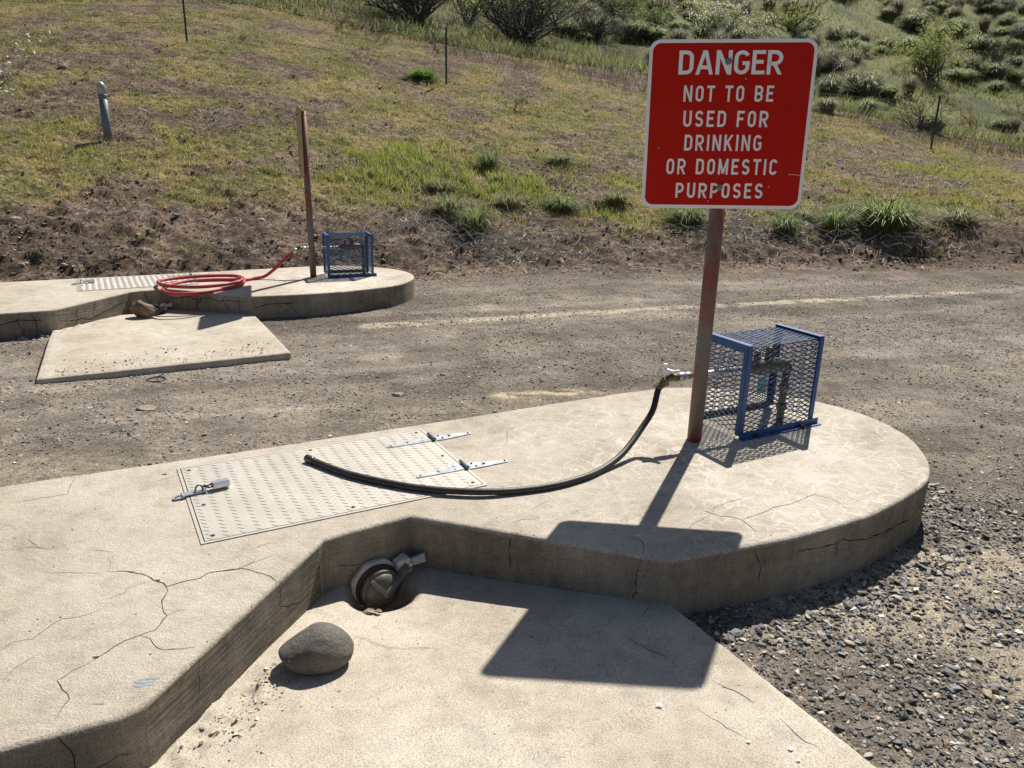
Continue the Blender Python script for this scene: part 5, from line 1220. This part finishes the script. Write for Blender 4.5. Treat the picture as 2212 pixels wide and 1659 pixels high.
drain_cap(Vector((0, 0, 0)), 'grey domed drain cap with lever arm in the notch of the near island'); drain_cap(FAR, 'domed drain cap half hidden behind the brown rock at the far island')

for q, (px, py, s_, lab) in enumerate(((800, 1331, .022, 'curled tan leaf scrap under the near drain cap'), (818, 1334, .012, 'small pale leaf scrap under the lip of the near drain cap'))):
    p = at(px, py, -.2); p[2] = float(pad_z(p[0], p[1]))+.006; bm = bmesh.new(); rs_ = random.Random(q)
    ring = [(math.cos(t)*s_*rs_.uniform(.7, 1.2), math.sin(t)*s_*.55*rs_.uniform(.7, 1.2)) for t in [j*math.pi/5 for j in range(10)]]
    add_prism(bm, ring, 0, .0015)
    for v in bm.verts: v.co.z += .006*math.cos(v.co.x*120)
    o = obj('dry_leaf', bm, M['palerock']); o.location = p; tag(o, lab, 'leaf')
# ------------------------------------------------------------------ rocks
def rock(name, loc, size, label, mat, seed, sub=4, amp=.10, freq=2.0, cuts=0, rz=0.0, egg=None, peak=0):
    bm = bmesh.new(); bmesh.ops.create_icosphere(bm, subdivisions=sub, radius=1); rs = random.Random(seed)
    pl = [(Vector((rs.gauss(0, 1), rs.gauss(0, 1), rs.gauss(0, .8))).normalized(), rs.uniform(.5, .8)) for _ in range(cuts)]
    for v in bm.verts:
        c = v.co.copy()
        for n_, h in pl:
            t = c.dot(n_)
            if t > h: c -= n_*(t-h)*.95
        f = 1+amp*(float(fbm(np.float64(c.x*freq+seed+c.z*freq*.7), np.float64(c.y*freq+c.z*freq*1.3), seed, 3))-.5)*2
        c *= f
        if peak: c.x *= 1-peak*max(0, c.z); c.y *= 1-.4*peak*max(0, c.z)
        if egg:
            f2 = 1-.42*max(0, c.z)*1.0; c.x = c.x*f2+.10*max(0, c.z); c.z *= 1+.10*max(0, c.x)-.28*max(0, -c.x)*(1 if c.z > 0 else 0)
        v.co = Vector((c.x*size[0], c.y*size[1], max(c.z, -.72)*size[2]))
    bmesh.ops.translate(bm, verts=bm.verts, vec=(0, 0, size[2]*.70))
    o = obj(name, bm, M[mat], None, smooth=cuts == 0); o.location = loc; o.rotation_euler = (0, 0, rz); tag(o, label, 'rock'); return o
rp = at(676, 1448, -.155)
rock('river_stone', (rp[0], rp[1]+.055, float(pad_z(rp[0], rp[1]))-.003), (.101, .075, .066), 'smooth grey river stone sitting alone on the near apron', 'rock', 3, 5, .05, 1.3, egg=1.2, rz=.15)
rp = at(*Z4(745, 500), FAR.z-.2)
rock('broken_rock', (rp[0]-.01, rp[1]+.06, float(pad_z(rp[0]-FAR.x, rp[1]+.06-FAR.y))+FAR.z-.004), (.125, .08, .105), 'brown angular rock leaning in front of the far drain cap', 'brownrock', 8, 4, .16, 1.9, 9, peak=.55)
for q, (px, py, s_, lab) in enumerate(((383, 470, .045, 'grey field stone on the brown bank, left of the edge on sign'), (562, 476, .05, 'flat pale stone on the brown bank just left of the edge on sign'), (35, 470, .05, 'pale stone at the left edge of the brown bank'), (122, 440, .032, 'small pale stone low on the bank under the vent pipe'),
                                       (136, 147, .10, 'pale pinkish stone in the grass above the vent pipe'), (46, 575, .035, 'small tan stone just behind the far island at the left'), (140, 576, .04, 'tan stone on brown soil behind the far hatch'))):
    p = hit(px, py); rock('field_stone', p-np.array([0, 0, .01]), (s_*1.2, s_, s_*.6), lab, 'palerock' if q else 'rock', 20+q, 3, .15, 1.8, 5)
for q, (px, py, s_, lab) in enumerate(((318, 896, .045, 'flat pale pebble half buried in the track left of centre'), (858, 913-58, .035, 'flat buff pebble in the track behind the hatch'), (1960, 893+80+80, .03, 'dark stone on the gravel at the rounded end of the near island'))):
    z_ = -.32 if q < 2 else -.21; p = at(px, py, z_); p[2] = float(terr(p[0], p[1])); rock('track_pebble', p-np.array([0, 0, .006]), (s_*1.3, s_*.9, s_*.35), lab, 'palerock' if q < 2 else 'rock', 40+q, 3, .12, 1.8, 4)
rg = at(*Z4(812, 808), -.33); bm = bmesh.new(); add_tube(bm, [(.055*math.cos(t), .055*math.sin(t), 0) for t in [j*2*math.pi/28 for j in range(29)]], .005, 6)
o = obj('rubber_ring', bm, M['hose'], None, smooth=True); o.location = (rg[0], rg[1], float(terr(rg[0], rg[1]))+.008); tag(o, 'black rubber ring lying on gravel below the far apron', 'ring')
